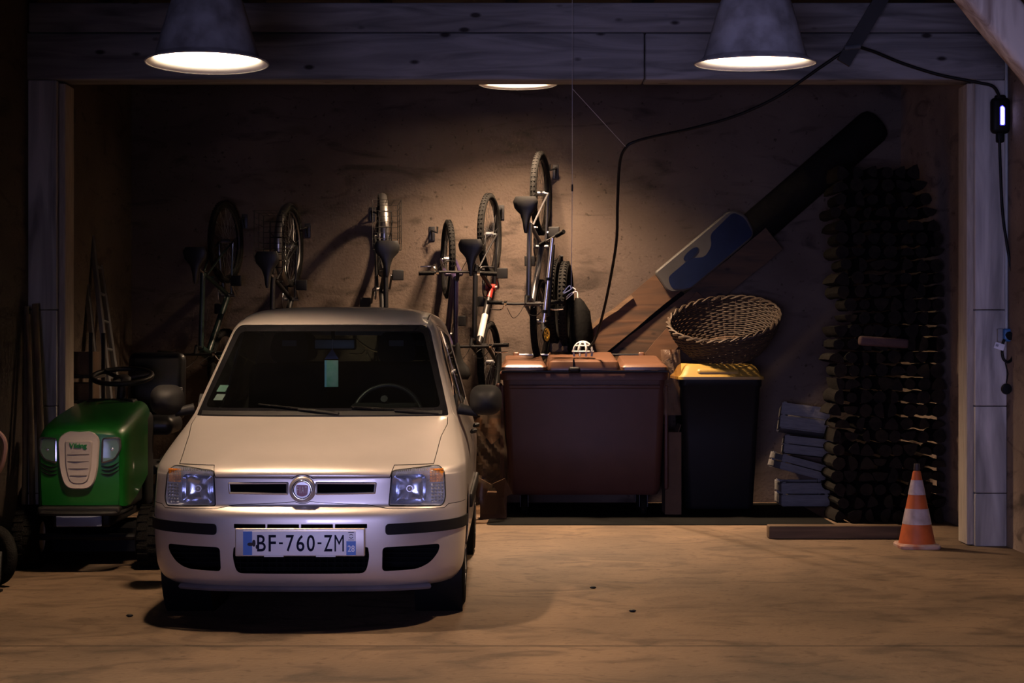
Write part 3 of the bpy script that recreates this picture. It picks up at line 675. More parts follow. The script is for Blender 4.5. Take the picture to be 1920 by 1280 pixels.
# ---------------------------------------------------------------- bicycles hung on the wall
BW_Y = 14.385
FRAMES = {}
def make_bike(label, loc, yaw, front_up=False, R=.335, frame_m=None, fork_m=None, fenders=False, basket=False, knob=True, seat_m=None, flat_bar=True, steer=0, rack=False):
    t = bpy.data.objects.new('bicycle', None); COL.objects.link(t); tag(t, label, 'bicycle', 'bicycles hanging on the back wall')
    A = Matrix(((0, 1, 0), (0, 0, -1), (-1, 0, 0))) if not front_up else Matrix(((0, -1, 0), (0, 0, -1), (1, 0, 0)))
    t.matrix_world = Matrix.Translation(loc) @ (Matrix.Rotation(radians(yaw), 3, 'Z') @ A).to_4x4()
    fm = frame_m or DKM; ra = (0, 0, R); wb = 1.04; fa = (wb, 0, R); bb = (.43, 0, R-.045); st = (.27, 0, .80); ht = (.86, 0, .84); hb = (.90, 0, .70)
    b = MB()
    b.tube([bb, st], .018, 10); b.tube([st, ht], .020, 10); b.tube([bb, hb], .024, 10); b.tube([ht, hb], .026, 10)
    for s in (-1, 1):
        b.tube([(bb[0], s*.03, bb[2]), (.2, s*.05, R-.01), (0, s*.062, R)], .010, 8)
        b.tube([(.285, s*.02, .76), (.12, s*.05, .55), (0, s*.062, R)], .008, 8)
    b.tube([(.30, -.04, R+.33), (.30, .04, R+.33)], .01, 6)
    b.build('frame', fm, t)
    b = MB(); b.tube([hb, (.905, 0, .68)], .022, 10); b.tube([(.905, -.065, .68), (.905, .065, .68)], .018, 8)
    for s in (-1, 1): b.tube([(.905, s*.06, .69), (.93, s*.06, .60), (wb-.02, s*.06, R+.05), fa if False else (wb, s*.055, R)], [.018, .017, .012, .010], 8)
    b.build('fork', fork_m or fm, t)
    def wheel(c, nm):
        b = MB(); b.torus(c, R-.028, .028, 'Y', 56, 10)
        if knob:
            for k in range(56):
                a = 2*pi*k/56
                for s in (-.011, .011): b.box((c[0]+(R-.003)*cos(a), c[1]+s, c[2]+(R-.003)*sin(a)), (.010, .013, .010), R=Matrix.Rotation(-a, 3, 'Y'))
        w = b.build(nm, RUB, t)
        b = MB(); b.torus(c, R-.052, .010, 'Y', 48, 6, sq=1.1); b.build('rim', STEEL if fenders else DKM, w)
        b = MB()
        for k in range(28):
            a = 2*pi*k/28+.2*(k % 2); s = .028 if k % 2 else -.028
            b.tube([(c[0]+.02*cos(a+1.2), c[1]+s, c[2]+.02*sin(a+1.2)), (c[0]+(R-.055)*cos(a), c[1], c[2]+(R-.055)*sin(a))], .0011, 4)
        b.build('spokes', STEEL, w)
        b = MB(); b.tube([(c[0], -.06, c[2]), (c[0], .06, c[2])], .007, 8); b.tube([(c[0], -.034, c[2]), (c[0], .034, c[2])], .022, 12); b.build('hub', STEEL, w)
    wheel(ra, 'wheel'); wheel(fa, 'wheel')
    b = MB(); b.tube([st, (.225, 0, .93)], .0135, 10); b.build('seat_post', CHR, t)
    prof = [(-.14, .080, .014), (-.10, .100, .022), (-.05, .090, .026), (.0, .045, .02), (.06, .026, .018), (.12, .018, .015), (.145, .010, .008)]
    b = MB(); rings = []
    for x, w, h in prof: rings.append([Vector((.215+x, w*cos(a), .95+h*sin(a)+(.012 if x < -.05 else 0)-(.018 if sin(a) < 0 else 0)*(abs(cos(a))))) for a in [2*pi*k/14 for k in range(14)]])
    b.loft(rings); b.tube([(.15, -.03, .925), (.30, -.01, .93)], .004, 6); b.tube([(.15, .03, .925), (.30, .01, .93)], .004, 6); b.build('saddle', seat_m or mat('black_saddle', (.006, .006, .006), .5, spec=.3), t)
    # handlebar
    Rs = Matrix.Translation((.86, 0, .84)) @ Matrix.Rotation(radians(steer), 4, 'Z') @ Matrix.Translation((-.86, 0, -.84))
    b = MB(); b.tube([(.86, 0, .83), (.85, 0, .93)], .014, 8, M=Rs); b.tube([(.85, 0, .93), (.91, 0, .95)], .014, 8, M=Rs)
    if flat_bar: hp = [(.90, -.29, .965), (.91, -.12, .955), (.91, 0, .95), (.91, .12, .955), (.90, .29, .965)]
    else: hp = [(.74, -.27, 1.0), (.84, -.24, 1.01), (.93, -.10, .97), (.92, 0, .95), (.93, .10, .97), (.84, .24, 1.01), (.74, .27, 1.0)]
    b.tube(spline(hp, 4), .011, 8, M=Rs); hbp = b.build('handlebar', DKM if flat_bar else CHR, t)
    for s in (-1, 1):
        b = MB()
        if flat_bar: b.tube([(.901, s*.185, .959), (.897, s*.305, .966)], .017, 10, M=Rs)
        else: b.tube([(.73, s*.273, 1.0), (.83, s*.247, 1.01)], .017, 10, M=Rs)
        b.build('grip', RUB, hbp)
        b = MB(); y = s*.16
        b.tube(spline([(.90, y, .955), (.94, y+s*.02, .945), (.955, y+s*.05, .93), (.95, y+s*.13, .925)], 3), .005, 6, M=Rs); b.tube([(.905, y-.01, .955), (.905, y+.01, .955)], .018, 8, M=Rs); b.build('brake_lever', CHR, hbp)
    b = MB()
    b.tube(spline([(.94, .15, .945), (1.0, .08, .93), (.98, .0, .86), (.93, .03, .75)], 5), .0025, 5, M=Rs); b.tube(spline([(.94, -.15, .945), (1.02, -.10, .94), (.95, -.06, .80), (.80, -.02, .74), (.55, .0, .70)], 5), .0025, 5, M=Rs)
    b.build('brake_cable', BLK, t)
    b = MB(); b.torus((bb[0], -.05, bb[2]), .085, .005, 'Y', 36, 5); b.lathe([(.0005, -.052), (.07, -.052), (.07, -.047), (.0005, -.047)], (bb[0], 0, bb[2]), 'Y', 24)
    b.tube([(bb[0], -.065, bb[2]), (bb[0]+.11, -.075, bb[2]-.13)], .010, 6); b.tube([(bb[0], .065, bb[2]), (bb[0]-.11, .075, bb[2]+.13)], .010, 6); b.tube([(bb[0], -.065, bb[2]), (bb[0], .065, bb[2])], .016, 8)
    ck = b.build('crankset', STEEL, t)
    for px_, py_, pz in ((bb[0]+.11, -.125, bb[2]-.13), (bb[0]-.11, .125, bb[2]+.13)):
        b = MB(); b.rbox((px_, py_, pz), (.085, .09, .024), .006); b.build('pedal', BLK, ck)
    b = MB(); 
    for dz in (-1, 1): b.tube([(0, -.05, R+dz*.035), (bb[0], -.05, bb[2]+dz*.083)], .004, 4)
    b.build('chain', DKM, t)
    if fenders:
        for c, a0, a1 in ((ra, radians(20), radians(205)), (fa, radians(35), radians(195))):
            b = MB(); rings = []
            for k in range(29):
                a = a0+(a1-a0)*k/28; r = R+.016
                rings.append([Vector((c[0]+(r-.012*abs(q)**2*1.4)*cos(a), .032*q, c[2]+(r-.012*abs(q)**2*1.4)*sin(a))) for q in (-1, -.6, 0, .6, 1)]+[Vector((c[0]+(r-.003-.012*abs(q)**2*1.4)*cos(a), .031*q, c[2]+(r-.003-.012*abs(q)**2*1.4)*sin(a))) for q in (1, .6, 0, -.6, -1)])
            b.loft(rings); b.build('mudguard', mat('dull_chrome', (.22, .21, .20), .32, .9), t)
    if rack or basket:
        b = MB()
        for s in (-1, 1):
            b.tube([(-.17, s*.05, R*2+.04), (.22, s*.05, R*2+.04), (.28, s*.02, R*2+.02)], .005, 6); b.tube([(-.10, s*.06, R*2+.04), (0, s*.065, R)], .004, 6)
        for k in range(4): b.tube([(-.17+.12*k, -.05, R*2+.04), (-.17+.12*k, .05, R*2+.04)], .004, 6)
        b.build('rear_rack', BLK, t)
    if basket:
        b = MB(); x0, x1, w, z0, z1 = -.22, .13, .10, R*2+.05, R*2+.26
        for zz in (z0, (z0+z1)/2, z1):
            k = 1+.12*(zz-z0)/(z1-z0); b.tube([(x0*k, -w*k, zz), (x1*k, -w*k, zz), (x1*k, w*k, zz), (x0*k, w*k, zz)], .0035, 5, closed=True)
        for i in range(9):
            x = x0+(x1-x0)*i/8
            for s in (-1, 1): b.tube([(x, s*w, z0), (x*1.1, s*w*1.12, z1)], .002, 4)
            b.tube([(x, -w, z0), (x, w, z0)], .002, 4)
        for i in range(5):
            y = -w+2*w*i/4
            for x in (x0, x1): b.tube([(x, y, z0), (x*1.12, y*1.12, z1)], .002, 4)
        b.build('wire_basket', BLK, t)
    return t
def hook(x, z, s, label):
    b = MB(); b.rbox((x, YW-.006, z), (.05, .012, .12), .003); b.tube([(x, YW-.01, z+.03), (x, YW-.10, z+.02), (x-s*.05, YW-.13, z), (x-s*.05, YW-.12, z+.05)], .009, 8); b.tube([(x, YW-.01, z-.05), (x, YW-.09, z+.015)], .006, 6)
    tag(b.build('wall_hook', DKM), label, 'wall hook', 'bicycle wall hooks')
def bike_at(px, ptop, yaw, R=.335, **k):
    Y = BW_Y-R; X = (px-960)*Y/3240; zt = 1.34+(640-ptop)*Y/3240; a = radians(yaw)
    Xr = X-sin(a)*R; z0 = zt-R
    return dict(loc=(Xr, BW_Y, z0-(1.04 if k.get('front_up') else 0)), yaw=yaw, R=R, **k)
RED2 = mat('worn_red_paint', (.035, .004, .0035), .35, coat=.3)
GRN = mat('dark_green_paint', (.008, .018, .015), .35, coat=.3)
PRP = mat('purple_paint', (.018, .012, .035), .35, coat=.3)
make_bike('dark bicycle leftmost on the wall, seen above the lawn tractor', **bike_at(423, 376, -13, frame_m=GRN, fenders=False))
make_bike('bicycle with chrome mudguards and wire basket, left of the centre behind the car', **bike_at(543, 384, -9, frame_m=DKM, fenders=True, basket=True, knob=False, flat_bar=False))
make_bike('narrow city bicycle with mudguards and wire basket above the car roof centre', **bike_at(716, 365, 8, frame_m=DKM, fenders=True, basket=True, knob=False, flat_bar=False))
make_bike('purple framed bicycle hung by its front wheel, handlebar beside the car roof corner', **bike_at(840, 412, 9, R=.32, front_up=True, frame_m=PRP, fork_m=PRP))
rb_ = make_bike('dark bicycle with red bottom bracket and white down tube, left of the highest bicycle', **bike_at(918, 362, -13, frame_m=DKM, fenders=False))
b = MB(); b.tube([(.66, 0, .491), (.84, 0, .648)], .0265, 12); b.build('white_tube_section', mat('white_frame_paint', (.30, .28, .27), .4), rb_)
b = MB(); b.tube([(.43, -.04, .29), (.43, .04, .29)], .030, 14); b.tube([(.43, 0, .29), (.52, 0, .369)], .0255, 12); b.build('bottom_bracket', mat('worn_red_metal', (.16, .014, .010), .35, coat=.3), rb_)
make_bike('mountain bicycle hung highest on the wall, chrome seat post and knobbly tyres', **bike_at(1014, 284, -12, R=.34, frame_m=mat('silver_grey_paint', (.14, .14, .15), .35, .8)))
for x, y, s, l in ((459, 415, 1, 'black wall hook holding the leftmost dark bicycle'), (577, 432, 1, 'black wall hook holding the bicycle second from the left'), (698, 402, -1, 'black wall hook holding the narrow city bicycle'),
                   (810, 438, -1, 'black wall hook holding the purple bicycle'), (940, 398, 1, 'black wall hook beside the red bicycle rear wheel'), (1042, 322, 1, 'black wall hook holding the highest mountain bicycle')):
    p = PX(x, y, YW); hook(p.x, p.z, s, l)
# kick scooter hooked over the highest bicycle
p0 = PX(1036, 446, 13.22); p1 = PX(1019, 606, 13.26); t = thing('kick_scooter', 'silver folding kick scooter with yellow wheel, hooked on the highest bicycle', 'scooter', p1)
d = p0-p1
b = MB(); b.tube([(0, 0, 0), d], .014, 12); b.build('stem', mat('polished_aluminium', (.8, .8, .82), .38, 1., var=.02), t)
b = MB(); b.tube([d*.52-d.normalized()*.012, d*.52+d.normalized()*.012], .020, 12); b.build('stem_clamp', BLK, t)
b = MB(); b.tube([d*.12, d*.16], .022, 12); b.build('lower_clamp', BLK, t)
g1 = PX(1057, 434, 13.10)-p1; g0 = d; b = MB(); b.tube([g0-(g1-g0)*.9, g1], .010, 10); hb_ = b.build('handlebar', STEEL, t)
for q0, q1 in ((g0+(g1-g0)*.35, g1), (g0-(g1-g0)*.5, g0-(g1-g0)*1.1)):
    b = MB(); b.tube([q0, q1], .017, 10); b.build('grip', RUB, hb_)
b = MB(); b.tube([(0, 0, 0), (.0, -.02, -.055)], [.02, .022], 10); b.build('fork', BLK, t)
wc = PX(1024, 627, 13.24)-p1; Mw = Matrix.Translation(wc) @ Matrix.Rotation(radians(62), 4, 'Z')
b = MB(); b.torus((0, 0, 0), .047, .008, 'Y', 32, 8, M=Mw); w = b.build('wheel', mat('yellow_plastic', (.75, .42, .03), .4), t)
b = MB(); b.torus((0, 0, 0), .053, .009, 'Y', 32, 8, M=Mw @ Matrix.Diagonal((1, .8, 1, 1))); b.build('tyre', RUB, w)
b = MB(); 
for k in range(5): b.tube([(.008*cos(k*1.257), 0, .008*sin(k*1.257)), (.045*cos(k*1.257), 0, .045*sin(k*1.257))], .005, 5, M=Mw)
b.build('wheel_spokes', mat('yellow_plastic', (1, 1, 0)), w)
b = MB(); b.rbox(PX(1026, 520, 13.30)-p1+Vector((.03, .05, -.02)), (.025, .06, .56), .01, R=Matrix.Rotation(radians(4), 3, 'Y')); b.build('footboard', BLK, t)
# spare tyres
for i, (x, l) in enumerate(((1040, 'spare black bicycle tyre hanging edge-on beside the highest bicycle'), (1061, 'spare black tyre hanging edge-on, nearest to the black bag'))):
    Y = 13.95; p = PX(x, 486+5*i+78, Y); M_ = Matrix.Translation((0, 0, 0)) @ Matrix.Rotation(radians(82), 4, 'Z')
    b = MB(); b.torus((0, 0, 0), .305, .036, 'Y', 56, 10, M=M_)
    for k in range(60):
        a = 2*pi*k/60
        for s in (-.016, .016): b.box((.339*cos(a), s, .339*sin(a)), (.010, .018, .014), R=Matrix.Rotation(-a, 3, 'Y'), M=M_)
    o = b.build('spare_tyre', RUB); o.location = p; tag(o, l, 'tyre', 'spare tyres')
b = MB()
for k in range(1): b.tube([(PX(1050, 470, YW).x, YW, 2.05), (PX(1050, 470, YW).x, 13.93, 1.985), (PX(1050, 470, YW).x, 13.90, 2.03)], .012, 8)
tag(b.build('wall_hook', DKM), 'black wall hook holding the two spare tyres', 'wall hook', 'bicycle wall hooks')
# black bag
t = thing('bag', 'black fabric bag hanging by a white cord beside the spare tyres', 'bag', PX(1088, 668, 13.9))
b = MB(); rings = []
for z, w, dd, ox in ((0, .08, .10, .0), (.06, .10, .13, .0), (.2, .095, .12, 0), (.36, .075, .10, .0), (.44, .04, .06, -.01), (.47, .02, .02, -.02)):
    rings.append([Vector((ox+w*cos(a)*(1+.10*sin(5*a+z*9)), dd*sin(a)*(1+.08*cos(4*a+z*7)), z)) for a in [2*pi*k/24 for k in range(24)]])
b.loft(rings); b.build('bag_body', mat('black_fabric', (.002, .002, .002), .9, spec=.05, bump=.5, bscale=30), t)
b = MB(); b.tube(spline([(-.02, 0, .47), (-.03, 0, .52), (-.09, -.02, .50), (-.13, -.02, .45), (-.10, -.02, .47), (-.04, -.02, .53), (-.06, -.03, .55)], 5), .004, 5); b.build('tie_cord', WHITE, t)

# ---------------------------------------------------------------- strings and the charging cable
b = MB(); q0 = PX(1073, 110, 11.24); q1 = PX(1073, 166, 11.24)
b.tube([(q0.x, q0.y, ZC), q0, q1, PX(1073, 352, 11.26), PX(1071, 540, 11.28)], .0018, 5); sg = b.build('hanging_string', mat('grey_string', (.38, .36, .36), .8))
tag(sg, 'thin pale string hanging straight down from the cross beam', 'string')
b = MB(); b.rbox(PX(1073, 352, 11.26), (.012, .008, .045), .003); b.build('string_tag', BLK, sg)
b = MB(); kk = PX(1071, 541, 11.28); b.tube(spline([kk, kk+Vector((-.01, 0, .02)), kk+Vector((-.04, 0, -.01)), kk+Vector((-.05, 0, -.03)), kk+Vector((-.01, 0, -.01)), kk+Vector((.012, 0, .012))], 4), .004, 5); b.build('knot', WHITE, sg)
b = MB(); b.tube([q1, PX(1174, 276, 11.9)], .0022, 5); tag(b.build('support_string', mat('grey_string', (.4, .4, .4))), 'thin slanting string that holds up the bend of the black cable', 'string')
pts = [PX(1874, 182, 11.16), PX(1862, 162, 11.15), PX(1830, 154, 11.16), PX(1760, 140, 11.18), PX(1690, 118, 11.18), PX(1630, 94, 11.16), PX(1595, 91, 11.14), PX(1540, 125, 11.2), PX(1460, 180, 11.35), PX(1380, 217, 11.5), PX(1300, 240, 11.65), PX(1230, 255, 11.8), PX(1192, 265, 11.88), PX(1174, 276, 11.9), PX(1162, 305, 12.0), PX(1158, 380, 12.2), PX(1156, 450, 12.4), PX(1145, 520, 12.7), PX(1130, 590, 13.0), PX(1116, 635, 13.2), PX(1104, 652, 13.3)]
b = MB(); b.tube(spline(pts, 6), .0105, 8); tag(b.build('charging_cable', BLK), 'long black cable swagged from the control box to the brown bin lid', 'cable')
# lattice ball on the bin lid
t = thing('lattice_ball', 'white plastic lattice ball on the brown bin lid at the cable end', 'ball', PX(1093, 668, 13.35))
b = MB(); r = .078
for k in range(4): b.torus((0, 0, 0), r, .0085, 'Y', 28, 6, M=Matrix.Translation((0, 0, .035)) @ Matrix.Rotation(pi*k/4+.3, 4, 'Z'), a0=0, a1=pi)
b.torus((0, 0, .038), r, .0085, 'Z', 32, 6); b.torus((0, 0, .082), r*.77, .007, 'Z', 32, 6); b.torus((0, 0, .104), r*.42, .007, 'Z', 24, 6)
for k in range(4): b.tube([(r*cos(k*pi/2+.3), r*sin(k*pi/2+.3), .035), (r*.9*cos(k*pi/2+.3), r*.9*sin(k*pi/2+.3), .0)], .008, 6)
b.build('cage', mat('greyish_white_plastic', (.30, .29, .28), .5), t)
# control box on the right post
c = PX(1875, 217, 11.225); t = thing('cable_control_box', 'black charging control box with glowing blue-white strip on the right post', 'control box', c)
b = MB(); b.rbox((0, 0, 0), (.125, .07, .235), .03); b.rbox((0, 0, .11), (.07, .05, .05), .015); b.rbox((0, 0, -.14), (.05, .045, .07), .012); b.build('housing', BLK, t)
b = MB(); b.loft([[Vector((x, y, z)) for x, z in rpoly([(-.005, -.06), (.017, -.06), (.017, .045), (.005, .058), (-.005, .05)], .005)] for y in (-.034, -.038)]); b.build('light_strip', mat('blue_white_led', (.3, .3, 1), .5, emis=(.55, .55, 1), estr=9), t)
b = MB(); b.loft([[Vector((x, y, z)) for x, z in rpoly([(-.010, -.066), (.022, -.066), (.022, .049), (.007, .064), (-.010, .056)], .006)] for y in (-.0335, -.0355)]); b.build('light_surround', mat('blue_led_glow', (.05, .05, 1), .5, emis=(.05, .04, 1), estr=3), t)
cab = [PX(1874, 260, 11.2), PX(1876, 320, 11.22), PX(1880, 400, 11.24), PX(1890, 470, 11.24), PX(1900, 530, 11.23), PX(1903, 600, 11.22), PX(1901, 660, 11.21), PX(1892, 678, 11.2), PX(1881, 672, 11.2), PX(1879, 650, 11.21), PX(1883, 636, 11.2)]
b = MB(); b.tube(spline([(p.x-0.0, p.y, p.z) for p in cab], 6), .0095, 8); tag(b.build('power_lead', BLK), 'black power lead hanging in a loop down the right post from the control box', 'cable')
c = PX(1885, 628, 11.28); t = thing('socket', 'blue wall socket on the right post with a plug in it', 'socket', c)
b = MB(); b.rbox((-.035, .0, 0), (.035, .03, .085), .006); b.build('mounting_plate', mat('grey_box', (.25, .25, .26), .6), t)
b = MB(); b.rbox((.008, -.02, 0), (.06, .06, .085), .012); b.build('socket_body', mat('blue_plastic', (.03, .12, .30), .4), t)
b = MB(); b.tube([(.01, -.05, 0), (.008, -.085, -.01)], .024, 12); b.build('plug', BLK, t)
c = PX(1874, 649, 11.2); b = MB(); b.rbox((0, 0, 0), (.065, .003, .042), .001, R=Matrix.Rotation(radians(18), 3, 'Y')); lb_ = b.build('cable_label', mat('white_label', (.75, .75, .8), .6)); lb_.location = c
b = MB(); b.rbox((-.016, -.0025, .006), (.018, .001, .016), .0004, R=Matrix.Rotation(radians(18), 3, 'Y')); b.build('label_mark', mat('grey_print', (.3, .3, .34), .6), lb_); tag(lb_, 'small white paper label tied to the power lead below the socket', 'label')
b = MB(); b.tube([PX(1885, 680, 11.2), PX(1890, 700, 11.2), PX(1887, 718, 11.2)], .004, 6); k1 = PX(1887, 729, 11.2); o = b.build('dangling_plug', BLK)
b = MB(); b.lathe([(.0005, -.022), (.03, -.02), (.036, 0), (.03, .02), (.0005, .022)], k1, 'Y', 20); b.build('plug_cap', BLK, o); tag(o, 'round black plug cap dangling under the loop of the power lead', 'plug cap')
b = MB(); b.tube([(XR-.016, 11.27, ZC), (XR-.016, 11.27, 1.42)], .011, 10); tag(b.build('conduit_pipe', mat('grey_conduit', (.33, .36, .38), .5)), 'thin grey conduit running down the corner of the right post to the socket', 'pipe')
# dark strap plate from the ceiling
p0, p1 = PX(1662, -18, 11.10), PX(1581, 118, 11.14); d = (p1-p0)
t = thing('steel_bracket', 'black flat steel bracket slanting down in front of the cross beam', 'bracket', p0)
ux = Vector((d.z, 0, -d.x)).normalized(); b = MB(); b.loft([[p_+ux*a+Vector((0, e, 0)) for a, e in ((-.045, -.012), (.045, -.012), (.045, .012), (-.045, .012))] for p_ in (Vector((0, 0, 0)), d)]); b.build('bar', mat('black_steel', (.012, .012, .013), .6), t)
b = MB(); b.tube([d*.80+Vector((-.05, -.02, 0)), d*.80+Vector((.05, -.02, .01))], .016, 8); b.build('cable_tie', mat('grey_tape', (.08, .09, .10), .4), t)
# timber brace, top right
p0 = PX(1786, -60, 9.2); p1 = Vector((3.13, 9.45, 2.02)); 
c0 = PX(1851, 0, 9.2); dirv = (PX(1938, 108, 9.2)-c0).normalized(); s0 = (ZC+.02-c0.z)/dirv.z; top = c0+dirv*s0; bot = c0+dirv*((XR-.02-c0.x)/dirv.x)
b = MB(); n = Vector((dirv.z, 0, -dirv.x)); rings = []; L_ = (bot-top).length
for k in range(15):
    t_ = k/14; q = top+(bot-top)*t_; w = .118+.006*sin(t_*9); g = []
    for a, e in rrect(2*w, .2, .035, 3): g.append(q+n*a*(1+.04*sin(t_*17+e*9))+Vector((0, e, 0)))
    rings.append(g)
b.loft(rings); o = b.build('timber_brace', wood('pale_rough_brace', (.30, .22, .18), (.75, .66, .58), 1.0, 2, knots=False)); tag(o, 'pale rough timber brace slanting across the top right corner', 'timber brace')

# ---------------------------------------------------------------- leaning pipe, planks, board
def lean(name, pa, pb, fn): ...
M45 = None
YP = 14.05
a_, b_ = Vector((3.02, 14.248, 3.15)), Vector((-.42, 14.248, .17))
b = MB(); L_ = (b_-a_).length; rings = []
ax_ = (b_-a_).normalized(); u = ax_.cross(Vector((0, 1, 0))).normalized(); v = ax_.cross(u)
for k, rr in ((0, .10), (.004, .13), (.012, .145), (.02, .148)): rings.append([a_+ax_*L_*k+u*rr*cos(q)+v*rr*sin(q) for q in [2*pi*j/24 for j in range(24)]])
for k in range(1, 12): rings.append([a_+ax_*L_*(.02+.98*k/11)+u*.148*(1+.01*sin(k*3))*cos(q)+v*.148*sin(q) for q in [2*pi*j/24 for j in range(24)]])
b.loft(rings); tag(b.build('leaning_log', mat('black_bark', (.006, .0055, .005), .95, spec=.05, bump=.6, bscale=25)), 'very long dark round log leaning diagonally across the back wall', 'log')
def plank(label, A, B, w, th, Y0, Y1, m):
    A = PX(*A, Y0); B = PX(*B, Y1); ax = (B-A).normalized(); u = Vector((-ax.z, 0, ax.x)).normalized(); v = ax.cross(u); rings = []; rd = random.Random(label)
    for k in range(13):
        q = A+(B-A)*k/12; ww = w/2*(1+.03*rd.uniform(-1, 1)); o_ = u*rd.uniform(-.006, .006)
        rings.append([q+o_+u*a+v*e for a, e in ((-ww, -th/2), (-ww+.01, -th/2-.004), (ww-.01, -th/2-.004), (ww, -th/2), (ww, th/2), (-ww, th/2))])
    b = MB(); b.loft(rings); tag(b.build('plank', m), label, 'plank', 'planks leaning under the long log')
PLK = wood('old_brown_plank', (.016, .009, .005), (.062, .029, .012), 1.0, 0, knots=False)
PLK2 = wood('old_brown_plank_dark', (.014, .009, .005), (.05, .025, .011), 1.2, 0, knots=True)
plank('brown plank uppermost of those leaning behind the bins, below the blue board', (905, 812), (1262, 522), .24, .02, 14.052, 14.052, PLK)
plank('longest dark brown plank leaning beneath the blue and white board', (1010, 800), (1452, 448), .22, .02, 14.076, 14.076, PLK2)
plank('short brown plank lowest in the leaning stack, nearest the wicker basket', (1090, 830), (1322, 560), .17, .02, 14.026, 14.026, PLK)
plank('narrow pale batten leaning along the upper edge of the planks', (1000, 694), (1186, 556), .03, .02, 14.028, 14.028, wood('pale_batten', (.05, .03, .015), (.09, .055, .03), 1, 0, knots=False))
# blue and white board lying on the planks
t = thing('bodyboard', 'white and dark blue rounded board lying on the leaning planks', 'bodyboard', PX(1318, 478, 13.98)); 
ang = atan2(512-408, 1375-1240)
Mb = Matrix.Rotation(-ang+0.0, 4, 'Y') @ Matrix.Rotation(radians(4), 4, 'X')
out = rpoly([(-.40,.13),(.40,.16),(.47,.05),(.44,-.13),(-.26,-.16),(-.41,-.07)], [.03,.05,.05,.08,.12,.05], 6)
b = MB(); b.loft([[Vector((x, y, z)) for x, z in offset(out, -i)] for i, y in ((.012, -.03), (0, -.02), (0, .02), (.012, .03))], M=Mb); b.build('deck', mat('white_board', (.036, .034, .032), .6, spec=.15), t)
BLU = mat('navy_print', (.0018, .005, .022), .8, spec=.08)
b = MB(); b.prism(rpoly([(-.37,-.06),(-.34,.035),(-.10,.045),(.0,-.02),(.10,.02),(.14,.10),(.40,.13),(.445,.04),(.42,-.115),(-.255,-.145)], .04, 6), -.034, -.029, 'Y', M=Mb); b.build('navy_panel', BLU, t)
b = MB(); b.prism([(-.07+.075*cos(q)-.0, .075+.028*sin(q)) for q in [2*pi*k/24 for k in range(24)]], -.034, -.029, 'Y', M=Mb @ Matrix.Rotation(radians(-4), 4, 'Y')); b.build('navy_oval', BLU, t)

# ---------------------------------------------------------------- bins
BRN = mat('brown_bin_plastic', (.042, .018, .014), .42, spec=.16, bump=.12, bscale=250, var=.08)
BRL = mat('brown_lid_plastic', (.068, .031, .017), .36, var=.06)
bx, by = .555, 13.2
t = thing('wheeled_container', 'large brown four-wheeled waste container with hinged lid, right of the car', 'bin', (bx, by+.38, .004))
def lerp(a, b_, t_): return a+(b_-a)*t_
b = MB(); rings = []
for z, w, d_ in ((.16, 1.13, .62), (.20, 1.17, .66), (.55, 1.205, .69), (1.0, 1.245, .72), (1.04, 1.25, .725)): rings.append([Vector((x, y, z)) for x, y in rrect(w, d_, .06, 5)])
for z, w, d_ in ((1.042, 1.29, .765), (1.088, 1.30, .77), (1.098, 1.29, .76), (1.098, 1.22, .70), (1.0, 1.19, .67), (.22, 1.10, .60)): rings.append([Vector((x, y, z)) for x, y in rrect(w, d_, .06, 5)])
b.loft(rings); bd_ = b.build('container_body', BRN, t)
b = MB()
for s in (-1, 1): b.rbox((s*.63, -.30, .60), (.03, .035, .80), .01); b.rbox((s*.655, -.1, .98), (.05, .10, .06), .015)
b.rbox((0, -.375, .99), (1.16, .02, .03), .006); b.build('corner_rib', BRN, t)
b = MB()
for x0, x1, zt in ((-.635, -.29, 1.165), (-.285, .27, 1.192), (.275, .635, 1.165)):
    rings = []
    for k, (ins, z) in enumerate(((0, 1.118), (0, 1.14), (.012, zt-.012), (.03, zt), (.05, zt+.004))):
        rings.append([Vector((x, y, z+(.035 if y > 0 and k > 2 else 0)+(.02*(1 if y > 0 else 0)))) for x, y in rrect(x1-x0-2*ins, .80-2*ins, .03, 4, ((x0+x1)/2, -.01))])
    b.loft(rings)
b.build('container_lid', BRL, t)
b = MB(); b.box((0, -.375, 1.108), (1.26, .03, .014)); b.build('lid_seal', BLK, t)
for s, x in ((-1, -.37), (1, .34)):
    b = MB(); b.rbox((x-.15, .38, 1.205), (.05, .05, .09), .012); b.rbox((x+.15, .38, 1.205), (.05, .05, .09), .012); hg = b.build('lid_hinge', BRL, t)
    b = MB(); b.tube([(x-.15, .37, 1.228), (x+.15, .37, 1.228)], .011, 10); b.build('hinge_bar', STEEL if s < 0 else DKM, hg)
b = MB(); b.rbox((-.08, -.42, 1.12), (.09, .05, .045), .018); b.rbox((-.085, -.405, 1.16), (.012, .03, .09), .004); b.build('lid_latch', BLK, t)
for x, y in ((-.46, -.22), (.46, -.22), (-.46, .22), (.46, .22)):
    b = MB(); b.lathe([(.03, -.02), (.07, -.022), (.078, -.01), (.078, .01), (.07, .022), (.03, .02)], (x, y, .078), 'X', 28, cap0=True, cap1=True); cw = b.build('caster', RUB, t)
    b = MB(); b.box((x-.03, y, .11), (.005, .05, .10)); b.box((x+.03, y, .11), (.005, .05, .10)); b.rbox((x, y, .16), (.09, .09, .012), .003); b.build('caster_fork', DKM, cw)
